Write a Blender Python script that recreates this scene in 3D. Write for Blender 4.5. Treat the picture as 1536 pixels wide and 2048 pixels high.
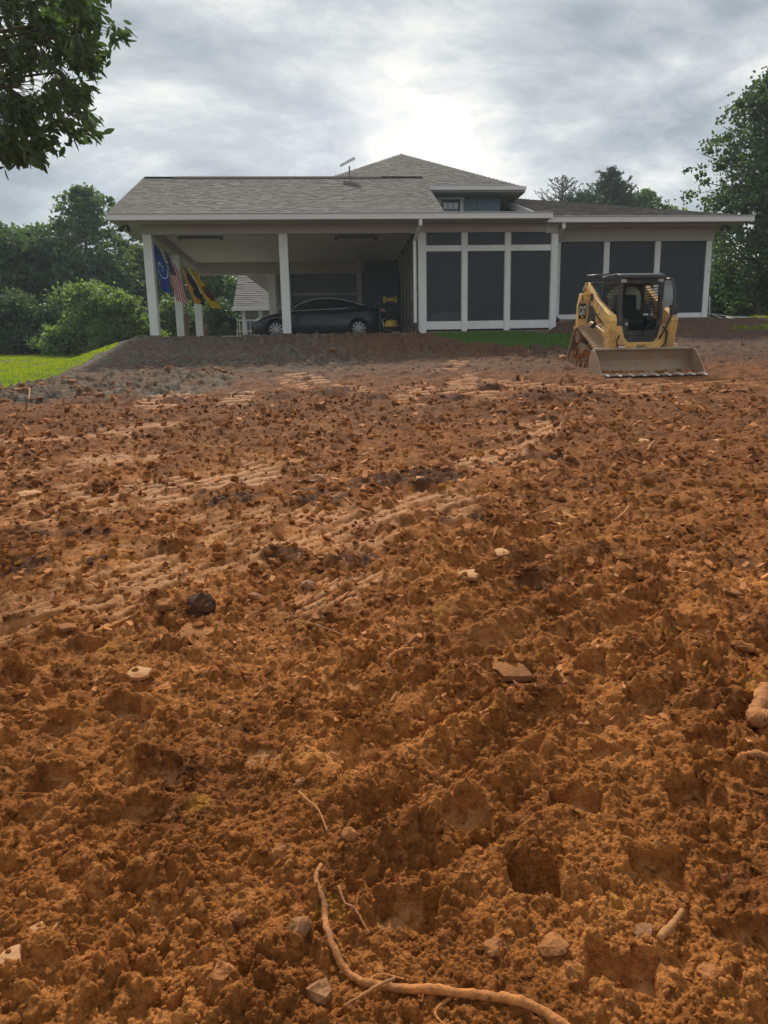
import bpy, bmesh, math, random
import numpy as np
from mathutils import Vector, Matrix
for o in list(bpy.data.objects): bpy.data.objects.remove(o)
R = math.radians
scene = bpy.context.scene
# ------------------------------------------------------------------ camera
FPX, PITCH, YAW, ROLL = 1420.0, R(11.6), R(4.15), R(1.12)
CAMZ = 1.5
f0 = np.array([math.sin(YAW)*math.cos(PITCH), math.cos(YAW)*math.cos(PITCH), -math.sin(PITCH)])
r0 = np.array([math.cos(YAW), -math.sin(YAW), 0.0]); u0 = np.cross(r0, f0)
CR = math.cos(ROLL)*r0 - math.sin(ROLL)*u0; CU = math.cos(ROLL)*u0 + math.sin(ROLL)*r0
cam = bpy.data.cameras.new('camera'); camo = bpy.data.objects.new('camera', cam)
scene.collection.objects.link(camo)
M = Matrix.Identity(4)
for i in range(3):
    M[i][0] = CR[i]; M[i][1] = CU[i]; M[i][2] = -f0[i]
M[2][3] = CAMZ
camo.matrix_world = M
cam.sensor_fit = 'VERTICAL'; cam.sensor_height = 36.0; cam.lens = 36.0*FPX/2048
cam.clip_end = 3000; cam.clip_start = 0.05
scene.camera = camo
# ------------------------------------------------------------------ sky, sun, exposure
SUN_EL, SUN_AZ = 42.0, -5.0      # azimuth measured from +Y towards +X
w = bpy.data.worlds.new('World'); scene.world = w; w.use_nodes = True
nt = w.node_tree; nt.nodes.clear()
def N(t, **k):
    n = nt.nodes.new(t)
    for a, b in k.items(): setattr(n, a, b)
    return n
L = nt.links.new
out = N('ShaderNodeOutputWorld'); bg = N('ShaderNodeBackground'); bg2 = N('ShaderNodeBackground'); mixs = N('ShaderNodeMixShader')
sky = N('ShaderNodeTexSky'); sky.sky_type = 'NISHITA'; sky.sun_disc = False
sky.sun_elevation = R(SUN_EL); sky.sun_rotation = R(SUN_AZ)
L(sky.outputs[0], bg.inputs[0]); bg.inputs[1].default_value = 0.065
tc = N('ShaderNodeTexCoord'); sep = N('ShaderNodeSeparateXYZ'); L(tc.outputs['Generated'], sep.inputs[0])
def MA(op, a, b=None, c=None):
    n = N('ShaderNodeMath', operation=op)
    for i, v in enumerate((a, b, c)):
        if v is None: continue
        if isinstance(v, (int, float)): n.inputs[i].default_value = v
        else: L(v, n.inputs[i])
    return n.outputs[0]
zc = MA('ADD', MA('MAXIMUM', sep.outputs[2], 0.0), 0.42)
comb = N('ShaderNodeCombineXYZ')
L(MA('DIVIDE', sep.outputs[0], zc), comb.inputs[0]); L(MA('DIVIDE', sep.outputs[1], zc), comb.inputs[1])
n1 = N('ShaderNodeTexNoise'); n1.inputs['Scale'].default_value = 2.1; n1.inputs['Detail'].default_value = 7; n1.inputs['Roughness'].default_value = .60; n1.inputs['Distortion'].default_value = .25
mp = N('ShaderNodeMapping'); mp.inputs['Location'].default_value = (3.1, 1.7, 0); mp.inputs['Rotation'].default_value = (0, 0, .35); mp.inputs['Scale'].default_value = (.75, 1.15, 1)
L(comb.outputs[0], mp.inputs[0]); L(mp.outputs[0], n1.inputs['Vector'])
ramp = N('ShaderNodeValToRGB'); cr = ramp.color_ramp
cr.elements[0].position = .38; cr.elements[0].color = (.34, .385, .43, 1)
cr.elements[1].position = .60; cr.elements[1].color = (1.0, .98, .94, 1)
e = cr.elements.new(.485); e.color = (.57, .61, .635, 1)
L(n1.outputs[0], ramp.inputs[0])
# brighter toward the horizon and toward the veiled sun
hz = MA('POWER', MA('SUBTRACT', 1.0, MA('MAXIMUM', sep.outputs[2], 0.0)), 3.0)
sv = Vector((math.sin(R(SUN_AZ))*math.cos(R(SUN_EL)), math.cos(R(SUN_AZ))*math.cos(R(SUN_EL)), math.sin(R(SUN_EL))))
dot = N('ShaderNodeVectorMath', operation='DOT_PRODUCT'); L(tc.outputs['Generated'], dot.inputs[0]); dot.inputs[1].default_value = sv
sg = MA('POWER', MA('MAXIMUM', dot.outputs['Value'], 0.0), 9.0)
gain = MA('ADD', MA('ADD', MA('MULTIPLY', hz, .30), .96), MA('MULTIPLY', sg, .04))
L(ramp.outputs[0], bg2.inputs[0]); L(gain, bg2.inputs[1])
n2 = N('ShaderNodeTexNoise'); n2.inputs['Scale'].default_value = 1.3; n2.inputs['Detail'].default_value = 4
mp2 = N('ShaderNodeMapping'); mp2.inputs['Location'].default_value = (9.3, 4.4, 0); L(comb.outputs[0], mp2.inputs[0]); L(mp2.outputs[0], n2.inputs['Vector'])
cov = N('ShaderNodeMapRange'); L(n2.outputs[0], cov.inputs[0])
cov.inputs[1].default_value = .30; cov.inputs[2].default_value = .42; cov.inputs[3].default_value = .7; cov.inputs[4].default_value = 1.0
L(cov.outputs[0], mixs.inputs[0]); L(bg.outputs[0], mixs.inputs[1]); L(bg2.outputs[0], mixs.inputs[2]); L(mixs.outputs[0], out.inputs[0])
sun = bpy.data.lights.new('sun', 'SUN'); sun.energy = 5.0; sun.angle = R(4); sun.color = (1, .93, .82)
suno = bpy.data.objects.new('sun', sun); scene.collection.objects.link(suno)
suno.rotation_euler = (-sv).to_track_quat('-Z', 'Y').to_euler()
scene.view_settings.view_transform = 'Standard'; scene.view_settings.look = 'None'
scene.view_settings.exposure = 0.0; scene.view_settings.gamma = 1.0; scene.view_settings.use_curve_mapping = False
scene.render.engine = 'CYCLES'
scene.cycles.max_bounces = 6; scene.cycles.transparent_max_bounces = 12

# ------------------------------------------------------------------ helpers
COL = scene.collection
def at(px, py, Y):
    d = f0 + CR*(px-768)/FPX - CU*(py-1024)/FPX
    return Vector(d*(Y/d[1])) + Vector((0, 0, CAMZ))
def tag(o, label=None, cat=None, group=None, kind=None):
    if label: o['label'] = label
    if cat: o['category'] = cat
    if group: o['group'] = group
    if kind: o['kind'] = kind
    return o
def empty(name, loc, rz=0, label=None, cat=None, group=None, rx=0):
    o = bpy.data.objects.new(name, None); COL.objects.link(o); o.location = loc; o.rotation_euler = (rx, 0, rz)
    o.empty_display_size = .2
    return tag(o, label, cat, group)
def link(name, me, m=None, parent=None):
    if m and not me.materials: me.materials.append(m)
    o = bpy.data.objects.new(name, me); COL.objects.link(o)
    if parent: o.parent = parent
    return o
def npmesh(name, V, F, attrs=None, smooth=False):
    """V (n,3) F (m,k) numpy -> mesh; attrs {name: (n,) floats}"""
    me = bpy.data.meshes.new(name); V = np.asarray(V, np.float32); F = np.asarray(F, np.int32)
    k = F.shape[1]
    me.vertices.add(len(V)); me.vertices.foreach_set('co', V.ravel())
    me.loops.add(F.size); me.loops.foreach_set('vertex_index', F.ravel())
    me.polygons.add(len(F)); me.polygons.foreach_set('loop_start', np.arange(0, F.size, k, dtype=np.int32))
    me.polygons.foreach_set('loop_total', np.full(len(F), k, np.int32))
    me.polygons.foreach_set('use_smooth', np.full(len(F), smooth))
    me.update(calc_edges=True)
    for a, v in (attrs or {}).items():
        if v.ndim == 2:
            at_ = me.attributes.new(a, 'FLOAT_COLOR', 'POINT'); at_.data.foreach_set('color', np.asarray(v, np.float32).ravel())
        else:
            at_ = me.attributes.new(a, 'FLOAT', 'POINT'); at_.data.foreach_set('value', np.asarray(v, np.float32))
    return me
class MB:
    def __init__(s): s.v = []; s.f = []
    def add(s, vs, fs):
        b = len(s.v); s.v += [tuple(v) for v in vs]; s.f += [tuple(b+i for i in f) for f in fs]; return s
    def box(s, x0, x1, y0, y1, z0, z1):
        return s.add([(x0,y0,z0),(x1,y0,z0),(x1,y1,z0),(x0,y1,z0),(x0,y0,z1),(x1,y0,z1),(x1,y1,z1),(x0,y1,z1)],
                     [(0,3,2,1),(4,5,6,7),(0,1,5,4),(1,2,6,5),(2,3,7,6),(3,0,4,7)])
    def hexa(s, b, t):
        return s.add(list(b)+list(t), [(0,3,2,1),(4,5,6,7),(0,1,5,4),(1,2,6,5),(2,3,7,6),(3,0,4,7)])
    def bar(s, p0, p1, w, h, up=(0,0,1)):
        p0 = Vector(p0); p1 = Vector(p1); d = (p1-p0).normalized(); u = Vector(up)
        sd = d.cross(u)
        if sd.length < 1e-4: sd = d.cross(Vector((1,0,0)))
        sd.normalize(); u = sd.cross(d).normalized()
        a = sd*w/2; c = u*h/2
        return s.hexa([p0-a-c, p0+a-c, p1+a-c, p1-a-c], [p0-a+c, p0+a+c, p1+a+c, p1-a+c])
    def prism(s, pts, axis, a, b):
        """pts 2D polygon in the two other axes (in xyz order), extruded along axis a..b"""
        n = len(pts)
        def mk(p, t):
            return {'x': (t, p[0], p[1]), 'y': (p[0], t, p[1]), 'z': (p[0], p[1], t)}[axis]
        vs = [mk(p, a) for p in pts] + [mk(p, b) for p in pts]
        fs = [tuple(range(n)), tuple(range(2*n-1, n-1, -1))] + [(i, i+n, (i+1) % n+n, (i+1) % n) for i in range(n)]
        return s.add(vs, fs)
    def tube(s, path, rad, n=8, caps=True):
        path = [Vector(p) for p in path]
        if isinstance(rad, (int, float)): rad = [rad]*len(path)
        vs = []; u = None
        for i, p in enumerate(path):
            d = (path[min(i+1, len(path)-1)]-path[max(i-1, 0)]).normalized()
            if u is None: u = d.orthogonal().normalized()
            u = (u - d*u.dot(d)).normalized(); v = d.cross(u)
            for k in range(n):
                a = 2*math.pi*k/n; vs.append(p + (u*math.cos(a)+v*math.sin(a))*rad[i])
        fs = [(i*n+k, i*n+(k+1) % n, (i+1)*n+(k+1) % n, (i+1)*n+k) for i in range(len(path)-1) for k in range(n)]
        if caps: fs += [tuple(range(n-1, -1, -1)), tuple(range((len(path)-1)*n, len(path)*n))]
        return s.add(vs, fs)
    def cyl(s, p0, p1, r, n=12): return s.tube([p0, p1], r, n)
    def build(s, name, m, parent=None, smooth=False, bevel=0, label=None):
        me = bpy.data.meshes.new(name); me.from_pydata(s.v, [], s.f); me.materials.append(m)
        bm = bmesh.new(); bm.from_mesh(me); bmesh.ops.recalc_face_normals(bm, faces=bm.faces); bm.to_mesh(me); bm.free()
        if smooth: me.polygons.foreach_set('use_smooth', [True]*len(me.polygons))
        o = link(name, me, None, parent)
        if bevel:
            b = o.modifiers.new('b', 'BEVEL'); b.width = bevel; b.segments = 2; b.limit_method = 'ANGLE'; b.angle_limit = R(40)
        if label: o['label'] = label
        return o
def mat(name, c, rough=.6, metal=0, var=.12, scale=6, bump=0, bscale=40, spec=None, coat=0, dirt=None, dirt_amt=0, sep_=(1,1,1)):
    m = bpy.data.materials.new(name); m.use_nodes = True; t = m.node_tree; b = t.nodes['Principled BSDF']
    if spec is None: spec = .12 if rough >= .72 else .45
    b.inputs['Roughness'].default_value = rough; b.inputs['Metallic'].default_value = metal
    b.inputs['Specular IOR Level'].default_value = spec; b.inputs['Coat Weight'].default_value = coat
    tc = t.nodes.new('ShaderNodeTexCoord'); mp = t.nodes.new('ShaderNodeMapping'); mp.inputs['Scale'].default_value = sep_
    t.links.new(tc.outputs['Object'], mp.inputs[0])
    n = t.nodes.new('ShaderNodeTexNoise'); n.inputs['Scale'].default_value = scale; n.inputs['Detail'].default_value = 5; n.inputs['Roughness'].default_value = .65
    t.links.new(mp.outputs[0], n.inputs['Vector'])
    r = t.nodes.new('ShaderNodeValToRGB')
    r.color_ramp.elements[0].position = .3; r.color_ramp.elements[1].position = .7
    r.color_ramp.elements[0].color = tuple(max(0, x*(1-var)) for x in c)+(1,); r.color_ramp.elements[1].color = tuple(min(1, x*(1+var)) for x in c)+(1,)
    t.links.new(n.outputs[0], r.inputs[0]); col = r.outputs[0]
    if dirt:
        n3 = t.nodes.new('ShaderNodeTexNoise'); n3.inputs['Scale'].default_value = 3.5; n3.inputs['Detail'].default_value = 8; n3.inputs['Roughness'].default_value = .75
        t.links.new(tc.outputs['Object'], n3.inputs['Vector'])
        mr = t.nodes.new('ShaderNodeMapRange'); mr.inputs[1].default_value = .62-dirt_amt*.35; mr.inputs[2].default_value = .72-dirt_amt*.2
        t.links.new(n3.outputs[0], mr.inputs[0]); mx = t.nodes.new('ShaderNodeMix'); mx.data_type = 'RGBA'
        t.links.new(mr.outputs[0], mx.inputs[0]); t.links.new(col, mx.inputs[6]); mx.inputs[7].default_value = dirt+(1,); col = mx.outputs[2]
    t.links.new(col, b.inputs['Base Color'])
    if bump:
        n4 = t.nodes.new('ShaderNodeTexNoise'); n4.inputs['Scale'].default_value = bscale; n4.inputs['Detail'].default_value = 6
        t.links.new(mp.outputs[0], n4.inputs['Vector'])
        bp = t.nodes.new('ShaderNodeBump'); bp.inputs['Strength'].default_value = bump; bp.inputs['Distance'].default_value = .01
        t.links.new(n4.outputs[0], bp.inputs['Height']); t.links.new(bp.outputs[0], b.inputs['Normal'])
    return m
def leafmat(name, c1, c2, trans=.35, tcol=None, rough=.55, spec=.3):
    """leaf colour varied by the 'shade' attribute, with light shining through"""
    m = bpy.data.materials.new(name); m.use_nodes = True; t = m.node_tree; b = t.nodes['Principled BSDF']; o = t.nodes['Material Output']
    a = t.nodes.new('ShaderNodeAttribute'); a.attribute_name = 'shade'
    oi = t.nodes.new('ShaderNodeObjectInfo'); ad = t.nodes.new('ShaderNodeMath'); ad.operation = 'ADD'; fr = t.nodes.new('ShaderNodeMath'); fr.operation = 'FRACT'
    t.links.new(a.outputs['Fac'], ad.inputs[0]); t.links.new(oi.outputs['Random'], ad.inputs[1]); t.links.new(ad.outputs[0], fr.inputs[0])
    r = t.nodes.new('ShaderNodeValToRGB'); r.color_ramp.elements[0].color = c1+(1,); r.color_ramp.elements[1].color = c2+(1,)
    t.links.new(fr.outputs[0], r.inputs[0]); t.links.new(r.outputs[0], b.inputs['Base Color'])
    b.inputs['Roughness'].default_value = rough; b.inputs['Specular IOR Level'].default_value = spec
    tr = t.nodes.new('ShaderNodeBsdfTranslucent'); mx = t.nodes.new('ShaderNodeMixShader'); mx.inputs[0].default_value = trans
    mu = t.nodes.new('ShaderNodeMix'); mu.data_type = 'RGBA'; mu.blend_type = 'MULTIPLY'; mu.inputs[0].default_value = 1; mu.inputs[7].default_value = (tcol or (1.6, 1.9, .8))+(1,)
    t.links.new(r.outputs[0], mu.inputs[6]); t.links.new(mu.outputs[2], tr.inputs[0])
    t.links.new(b.outputs[0], mx.inputs[1]); t.links.new(tr.outputs[0], mx.inputs[2]); t.links.new(mx.outputs[0], o.inputs[0])
    return m
def copy_tree(o, parent=None):
    c = o.copy(); COL.objects.link(c); c.parent = parent
    for ch in list(o.children): copy_tree(ch, c)
    return c
SOIL = (.24, .090, .030)
MT = {
 'white': mat('white_painted_wood', (.58,.615,.62), .55, var=.08, scale=4, bump=.12, bscale=30, sep_=(1,1,.2), dirt=(.36,.31,.27), dirt_amt=.08),
 'trim': mat('warm_grey_trim', (.34,.335,.325), .6, var=.06, bump=.06),
 'gutter': mat('white_metal_gutter', (.54,.535,.545), .3, var=.04, spec=.6),
 'soffit': mat('painted_soffit', (.40,.40,.385), .7, var=.05),
 'ceil': mat('painted_ceiling_panel', (.50,.495,.46), .65, var=.06, scale=2),
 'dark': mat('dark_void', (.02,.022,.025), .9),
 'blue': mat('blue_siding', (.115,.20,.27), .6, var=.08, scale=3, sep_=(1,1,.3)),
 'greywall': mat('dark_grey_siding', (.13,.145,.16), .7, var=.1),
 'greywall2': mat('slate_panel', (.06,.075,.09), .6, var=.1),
 'beige': mat('beige_trim', (.30,.28,.25), .6),
 'conc': mat('concrete', (.36,.34,.31), .85, var=.15, bump=.3, bscale=60, dirt=(.22,.12,.07), dirt_amt=.35),
 'found': mat('foundation_block', (.20,.19,.18), .9, var=.2, dirt=SOIL, dirt_amt=.5),
 'bark': mat('bark', (.085,.07,.055), .9, var=.4, scale=9, bump=.8, bscale=14, sep_=(1,1,.25)),
 'yellow': mat('yellow_machine_paint', (.72,.445,.120), .42, var=.07, spec=.5, dirt=(.36,.22,.13), dirt_amt=.45, bump=.03),
 'steel': mat('dusty_bucket_steel', (.30,.230,.165), .62, var=.2, scale=5, metal=.0, dirt=(.30,.19,.12), dirt_amt=.7, bump=.2, bscale=18),
 'tooth': mat('worn_steel_tooth', (.62,.60,.55), .4, metal=.3, var=.15),
 'lug': mat('dusty_track_lug', (.42,.29,.19), .9, var=.3, scale=12, bump=.3),
 'track': mat('rubber_track_dusty', (.10,.068,.048), .9, var=.4, scale=12, dirt=(.33,.20,.125), dirt_amt=.8, bump=.5),
 'blackp': mat('black_machine_paint', (.018,.019,.021), .38, var=.2, dirt=(.07,.055,.045), dirt_amt=.45),
 'rubber': mat('black_rubber', (.02,.02,.02), .8),
 'carpaint': mat('midnight_car_paint', (.004,.006,.014), .28, var=.05, coat=.3, spec=.3),
 'glassd': mat('tinted_glass', (.012,.014,.016), .06, spec=.9),
 'chrome': mat('bright_trim', (.75,.76,.78), .18, metal=1, var=.02),
 'rim': mat('silver_rim', (.34,.34,.35), .35, metal=.5, var=.05),
 'black': mat('matt_black_plastic', (.02,.021,.023), .6),
 'yplast': mat('yellow_plastic', (.55,.40,.04), .45),
 'wood': mat('brown_wood', (.13,.065,.035), .7, var=.3, scale=8, sep_=(1,1,.2)),
 'root': mat('root_bark', (.42,.165,.05), .75, var=.35, scale=30, bump=.6, bscale=90, dirt=(.22,.10,.045), dirt_amt=.5),
 'wpaint': mat('white_decal', (.7,.7,.66), .5), 'kpaint': mat('black_decal', (.02,.02,.02), .5), 'rpaint': mat('red_decal', (.45,.04,.03), .5),
 'twig': mat('grey_twig', (.32,.15,.06), .85, var=.3, scale=30),
 'paleclay': mat('pale_dried_clay', (.48,.27,.13), .9, var=.2, scale=14, bump=.5, bscale=50, dirt=SOIL, dirt_amt=.5),
 'paleflake': mat('pale_clay_flake', (.37,.155,.058), .9, var=.55, scale=2.2, bump=.4, bscale=50),
 'rock': mat('grey_brown_stone', (.26,.125,.055), .8, var=.35, scale=20, bump=.6, bscale=50, dirt=(.26,.125,.06), dirt_amt=.6),
 'rubble': mat('bank_rubble_soil', (.145,.105,.082), .95, var=.35, scale=5, bump=.6, bscale=60),
 'darkclod': mat('dark_damp_clod', (.075,.036,.020), .95, var=.4, scale=30, bump=.8, bscale=60),
 'greystone': mat('grey_slate_stone', (.26,.14,.075), .85, var=.3, scale=12, bump=.4, dirt=SOIL, dirt_amt=.6),
 'orangeclay': mat('orange_clay_lump', (.36,.145,.045), .95, var=.35, scale=22, bump=.9, bscale=60, dirt=(.20,.085,.036), dirt_amt=.7),
 'dish': mat('white_dish', (.55,.56,.56), .4),
 'rope': mat('dark_cord', (.045,.045,.05), .8, var=.5, scale=20),
 'fencew': mat('pale_plastic_rail', (.55,.60,.55), .5),
 'lamp': mat('diffuser_plastic', (.45,.45,.44), .5),
}
# insect screen: dark woven mesh, partly see-through
def screenmat():
    m = bpy.data.materials.new('insect_screen'); m.use_nodes = True; t = m.node_tree; b = t.nodes['Principled BSDF']; o = t.nodes['Material Output']
    b.inputs['Base Color'].default_value = (.028,.039,.052,1); b.inputs['Roughness'].default_value = .42; b.inputs['Specular IOR Level'].default_value = .35
    n = t.nodes.new('ShaderNodeTexNoise'); n.inputs['Scale'].default_value = .8; tc = t.nodes.new('ShaderNodeTexCoord'); t.links.new(tc.outputs['Object'], n.inputs['Vector'])
    bp = t.nodes.new('ShaderNodeBump'); bp.inputs['Strength'].default_value = .25; bp.inputs['Distance'].default_value = .08; t.links.new(n.outputs[0], bp.inputs['Height']); t.links.new(bp.outputs[0], b.inputs['Normal'])
    tr = t.nodes.new('ShaderNodeBsdfTransparent'); mx = t.nodes.new('ShaderNodeMixShader'); mx.inputs[0].default_value = .45
    t.links.new(b.outputs[0], mx.inputs[1]); t.links.new(tr.outputs[0], mx.inputs[2]); t.links.new(mx.outputs[0], o.inputs[0])
    return m
MT['screen'] = screenmat()
def gridmesh_mat():     # window guard mesh of the loader cab
    m = bpy.data.materials.new('cab_guard_mesh'); m.use_nodes = True; t = m.node_tree; b = t.nodes['Principled BSDF']; o = t.nodes['Material Output']
    b.inputs['Base Color'].default_value = (.03,.03,.032,1); b.inputs['Roughness'].default_value = .4
    tc = t.nodes.new('ShaderNodeTexCoord'); mp = t.nodes.new('ShaderNodeMapping'); mp.inputs['Rotation'].default_value = (R(45),0,0); mp.inputs['Scale'].default_value = (1,26,26)
    ck = t.nodes.new('ShaderNodeTexChecker'); ck.inputs['Scale'].default_value = 1; t.links.new(tc.outputs['Object'], mp.inputs[0]); t.links.new(mp.outputs[0], ck.inputs[0])
    tr = t.nodes.new('ShaderNodeBsdfTransparent'); mx = t.nodes.new('ShaderNodeMixShader'); t.links.new(ck.outputs['Fac'], mx.inputs[0])
    t.links.new(b.outputs[0], mx.inputs[1]); t.links.new(tr.outputs[0], mx.inputs[2]); t.links.new(mx.outputs[0], o.inputs[0])
    return m
MT['guard'] = gridmesh_mat()
# ------------------------------------------------------------------ noise
def h2(ix, iy, seed):
    with np.errstate(over='ignore'):
        a = (ix.astype(np.int64)*374761393 + iy.astype(np.int64)*668265263 + seed*974711) & 0xffffffff
        a = ((a ^ (a >> 13))*1274126177) & 0xffffffff
        a = ((a ^ (a >> 16))*2246822519) & 0xffffffff
    return ((a >> 8) & 0xffffff)/16777216.0
def vn(x, y, seed=0):
    ix = np.floor(x); iy = np.floor(y); fx = x-ix; fy = y-iy
    fx = fx*fx*fx*(fx*(fx*6-15)+10); fy = fy*fy*fy*(fy*(fy*6-15)+10)
    a = h2(ix, iy, seed); b = h2(ix+1, iy, seed); c = h2(ix, iy+1, seed); d = h2(ix+1, iy+1, seed)
    return (a+(b-a)*fx)*(1-fy) + (c+(d-c)*fx)*fy
def fbm(x, y, oct=4, seed=0, g=.5):
    s = 0; a = 1; t = 0
    for i in range(oct):
        c, sn = math.cos(i*1.1), math.sin(i*1.1)
        s = s + a*(vn((x*c-y*sn)*2**i, (x*sn+y*c)*2**i, seed+i*17)-.5)*2; t += a; a *= g
    return s/t
def sst(a, b, x):
    t = np.clip((x-a)/(b-a), 0, 1); return t*t*(3-2*t)
def clods(x, y, size, seed, dens=.7, flat=1.0):
    """field of lumps, one per jittered cell; returns height in units of size"""
    X = x/size; Y = y/size; ix = np.floor(X); iy = np.floor(Y); H = np.zeros_like(X)
    for dx in (-1, 0, 1):
        for dy in (-1, 0, 1):
            cx = ix+dx; cy = iy+dy
            k = h2(cx, cy, seed+1)
            px = cx+.5+(h2(cx, cy, seed+2)-.5)*.8; py = cy+.5+(h2(cx, cy, seed+3)-.5)*.8
            r = .25+.5*h2(cx, cy, seed+4)
            th = h2(cx, cy, seed+5)*6.28; el = 1+.7*h2(cx, cy, seed+6)
            ux = X-px; uy = Y-py; c = np.cos(th); s = np.sin(th)
            a = (ux*c+uy*s)/r; b = (-ux*s+uy*c)/r*el
            tl = (h2(cx, cy, seed+7)-.5)*.9
            d = np.maximum(0, 1-(np.abs(a)**2.6+np.abs(b)**2.6))
            hh = np.sqrt(d)*r*(flat)*(1+tl*a)
            H = np.maximum(H, np.where(k < dens, hh, 0))
    return H
# ------------------------------------------------------------------ terrain
def macro(x, y):
    yc = np.clip(y, -30, 13.3)
    slope = sst(-3, 3, x)*.02*np.clip(x, -8, 8) + (1-sst(-3, 3, x))*.02*np.clip(x, -8, 8)
    z = .085*yc + slope*sst(0, 10, y)
    t = np.clip((y-13.3)/8.4, 0, 1)
    top = 2.43 + .33*sst(6.4, 7.6, x)
    shape = .25*t + .75*t*t*(3-2*t)
    shape = np.where(t < 1, .55*t**1.25+.45*shape, 1)
    bank = z + (top - z)*shape
    lawn = 1.22 + .055*np.clip(y-13.3, -1, 19) + .012*np.clip(x+6, -12, 0)*-1*0
    lawn = lawn + np.clip(y-32.3, 0, 60)*.004
    m = sst(-5.2, -8.2, x)
    lawnz = z + (lawn-z)*sst(12.5, 13.4, y + .5*fbm(x*.7, y*.7, 2, 91))
    zz = bank*(1-m) + lawnz*m
    return zz
def plates(x, y, size, seed, dens):
    # broken, tilted crust flakes
    X = x/size; Y = y/size; ix = np.floor(X); iy = np.floor(Y); H = np.zeros_like(X)
    for dx in (-1, 0, 1):
        for dy in (-1, 0, 1):
            cx = ix+dx; cy = iy+dy; k = h2(cx, cy, seed+1)
            px = cx+.5+(h2(cx, cy, seed+2)-.5)*.9; py = cy+.5+(h2(cx, cy, seed+3)-.5)*.9
            r = .3+.5*h2(cx, cy, seed+4); th = h2(cx, cy, seed+5)*6.28; el = 1.1+1.3*h2(cx, cy, seed+6)
            ux = X-px; uy = Y-py; c = np.cos(th); s = np.sin(th); a = (ux*c+uy*s)/r; b = (-ux*s+uy*c)/r*el
            d = 1-np.maximum(np.abs(a)+.3*np.abs(b), np.abs(b)+.45*np.abs(a)); t2 = (h2(cx, cy, seed+8)*6.28)
            hh = np.clip(d*7, 0, 1)*r*(.26+.24*(a*np.cos(t2)+b*np.sin(t2)/el))
            H = np.maximum(H, np.where((k < dens) & (d > 0), hh, 0))
    return H
def polymask(x, y, poly, soft):
    """soft inside mask of a polygon"""
    ins = np.zeros(x.shape, bool); d = np.full(x.shape, 1e9); n = len(poly)
    for i in range(n):
        x0, y0 = poly[i]; x1, y1 = poly[(i+1) % n]
        c = ((y0 > y) != (y1 > y)) & (x < (x1-x0)*(y-y0)/(y1-y0+1e-12)+x0); ins ^= c
        t = np.clip(((x-x0)*(x1-x0)+(y-y0)*(y1-y0))/((x1-x0)**2+(y1-y0)**2), 0, 1)
        d = np.minimum(d, np.hypot(x-x0-t*(x1-x0), y-y0-t*(y1-y0)))
    sd = np.where(ins, d, -d); return sst(-soft, soft, sd)
LAWN = [(-60,13.6),(-12,13.4),(-6.8,13.4),(-6.1,14.6),(-5.85,16.4),(-5.8,18.4),(-5.75,20.2),(-6.3,23.0),(-6.5,60),(-60,60)]
PATCH = [(3.25,21.75),(3.05,20.4),(3.8,18.9),(5.2,18.0),(7.0,17.3),(8.0,17.3),(7.8,18.6),(6.6,20.2),(5.9,21.4),(5.5,21.8)]
RLAWN = [(11.2,19.2),(13.5,18.2),(30,18),(60,20),(60,60),(13.5,60),(13.2,23.5),(13.9,21.5),(12.6,20.0)]
pits = [(.36,1.88),(.71,1.9),(1.07,1.9),(.5,1.62),(.85,1.63),(.14,1.55),(.63,1.34),(.96,1.40),(.61,2.19),(.94,2.16),(1.26,2.16),(.5,2.45),(.83,2.44),(1.17,2.45),(1.52,2.46),
        (.99,3.01),(.72,2.74),(1.05,2.72),(1.40,2.75),(-.83,2.59),(-1.03,2.49),(.02,2.72),(-.62,2.02),(1.33,3.04),(1.7,3.05),(.68,3.02),(1.2,3.33),(1.56,3.35),(.9,3.34),(1.92,3.4),(1.4,3.68),(1.8,3.7),(1.05,3.66),(2.2,3.75),(1.6,4.1),(2.0,4.1),(1.25,4.05),(2.45,4.2),(-.28,2.28),(-1.35,2.9)]
rp = random.Random(12)
for j in range(9):
    for i in range(13):
        if rp.random() < .82: pits.append((.55+.36*i+.17*(j % 2)+.05*j+rp.uniform(-.03,.03), 4.38+.31*j+rp.uniform(-.02,.02)+.03*i))
for j in range(5):
    for i in range(5):
        if rp.random() < .55: pits.append((-2.2+.36*i+.17*(j % 2)+rp.uniform(-.04,.04), 1.9+.30*j+rp.uniform(-.03,.03)))
RIBS = [ # cx, cy, half-u, half-v, angle(deg), period, amp
 (.02,3.68,.46,.27,47,.062,.016), (-.85,4.5,1.35,.75,40,.10,.015), (-2.8,7.2,1.1,.55,36,.13,.022), (-1.4,6.2,1.5,.6,33,.15,.020),
 (1.3,6.6,.9,.30,40,.14,.016), (.55,5.1,.8,.35,40,.12,.014), (2.6,8.3,1.2,.3,50,.16,.016), (-3.4,9.0,1.6,.4,25,.18,.018), (-1.9,3.4,.7,.45,42,.09,.014)]
LADDER = []
for px, py, a in [(478,798,0),(340,803,4),(312,802,8),(925,770,-15),(1000,768,0),(840,790,10),(1160,780,0),(1115,782,-2),(1060,770,18),(900,740,-22),(930,757,-20),(590,770,25),(620,760,25),
                  (1230,778,3),(1300,776,0),(1360,775,3),(1420,772,0),(1480,768,8),(700,778,12),(820,800,8),(870,783,30),(980,792,-10)]:
    d = f0 + CR*(px-768)/FPX - CU*(py-1024)/FPX; tt = -1.5/(d[2]-.085*d[1]-.02*d[0]); LADDER.append((d[0]*tt, d[1]*tt, R(a)))
PILES = []
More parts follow.
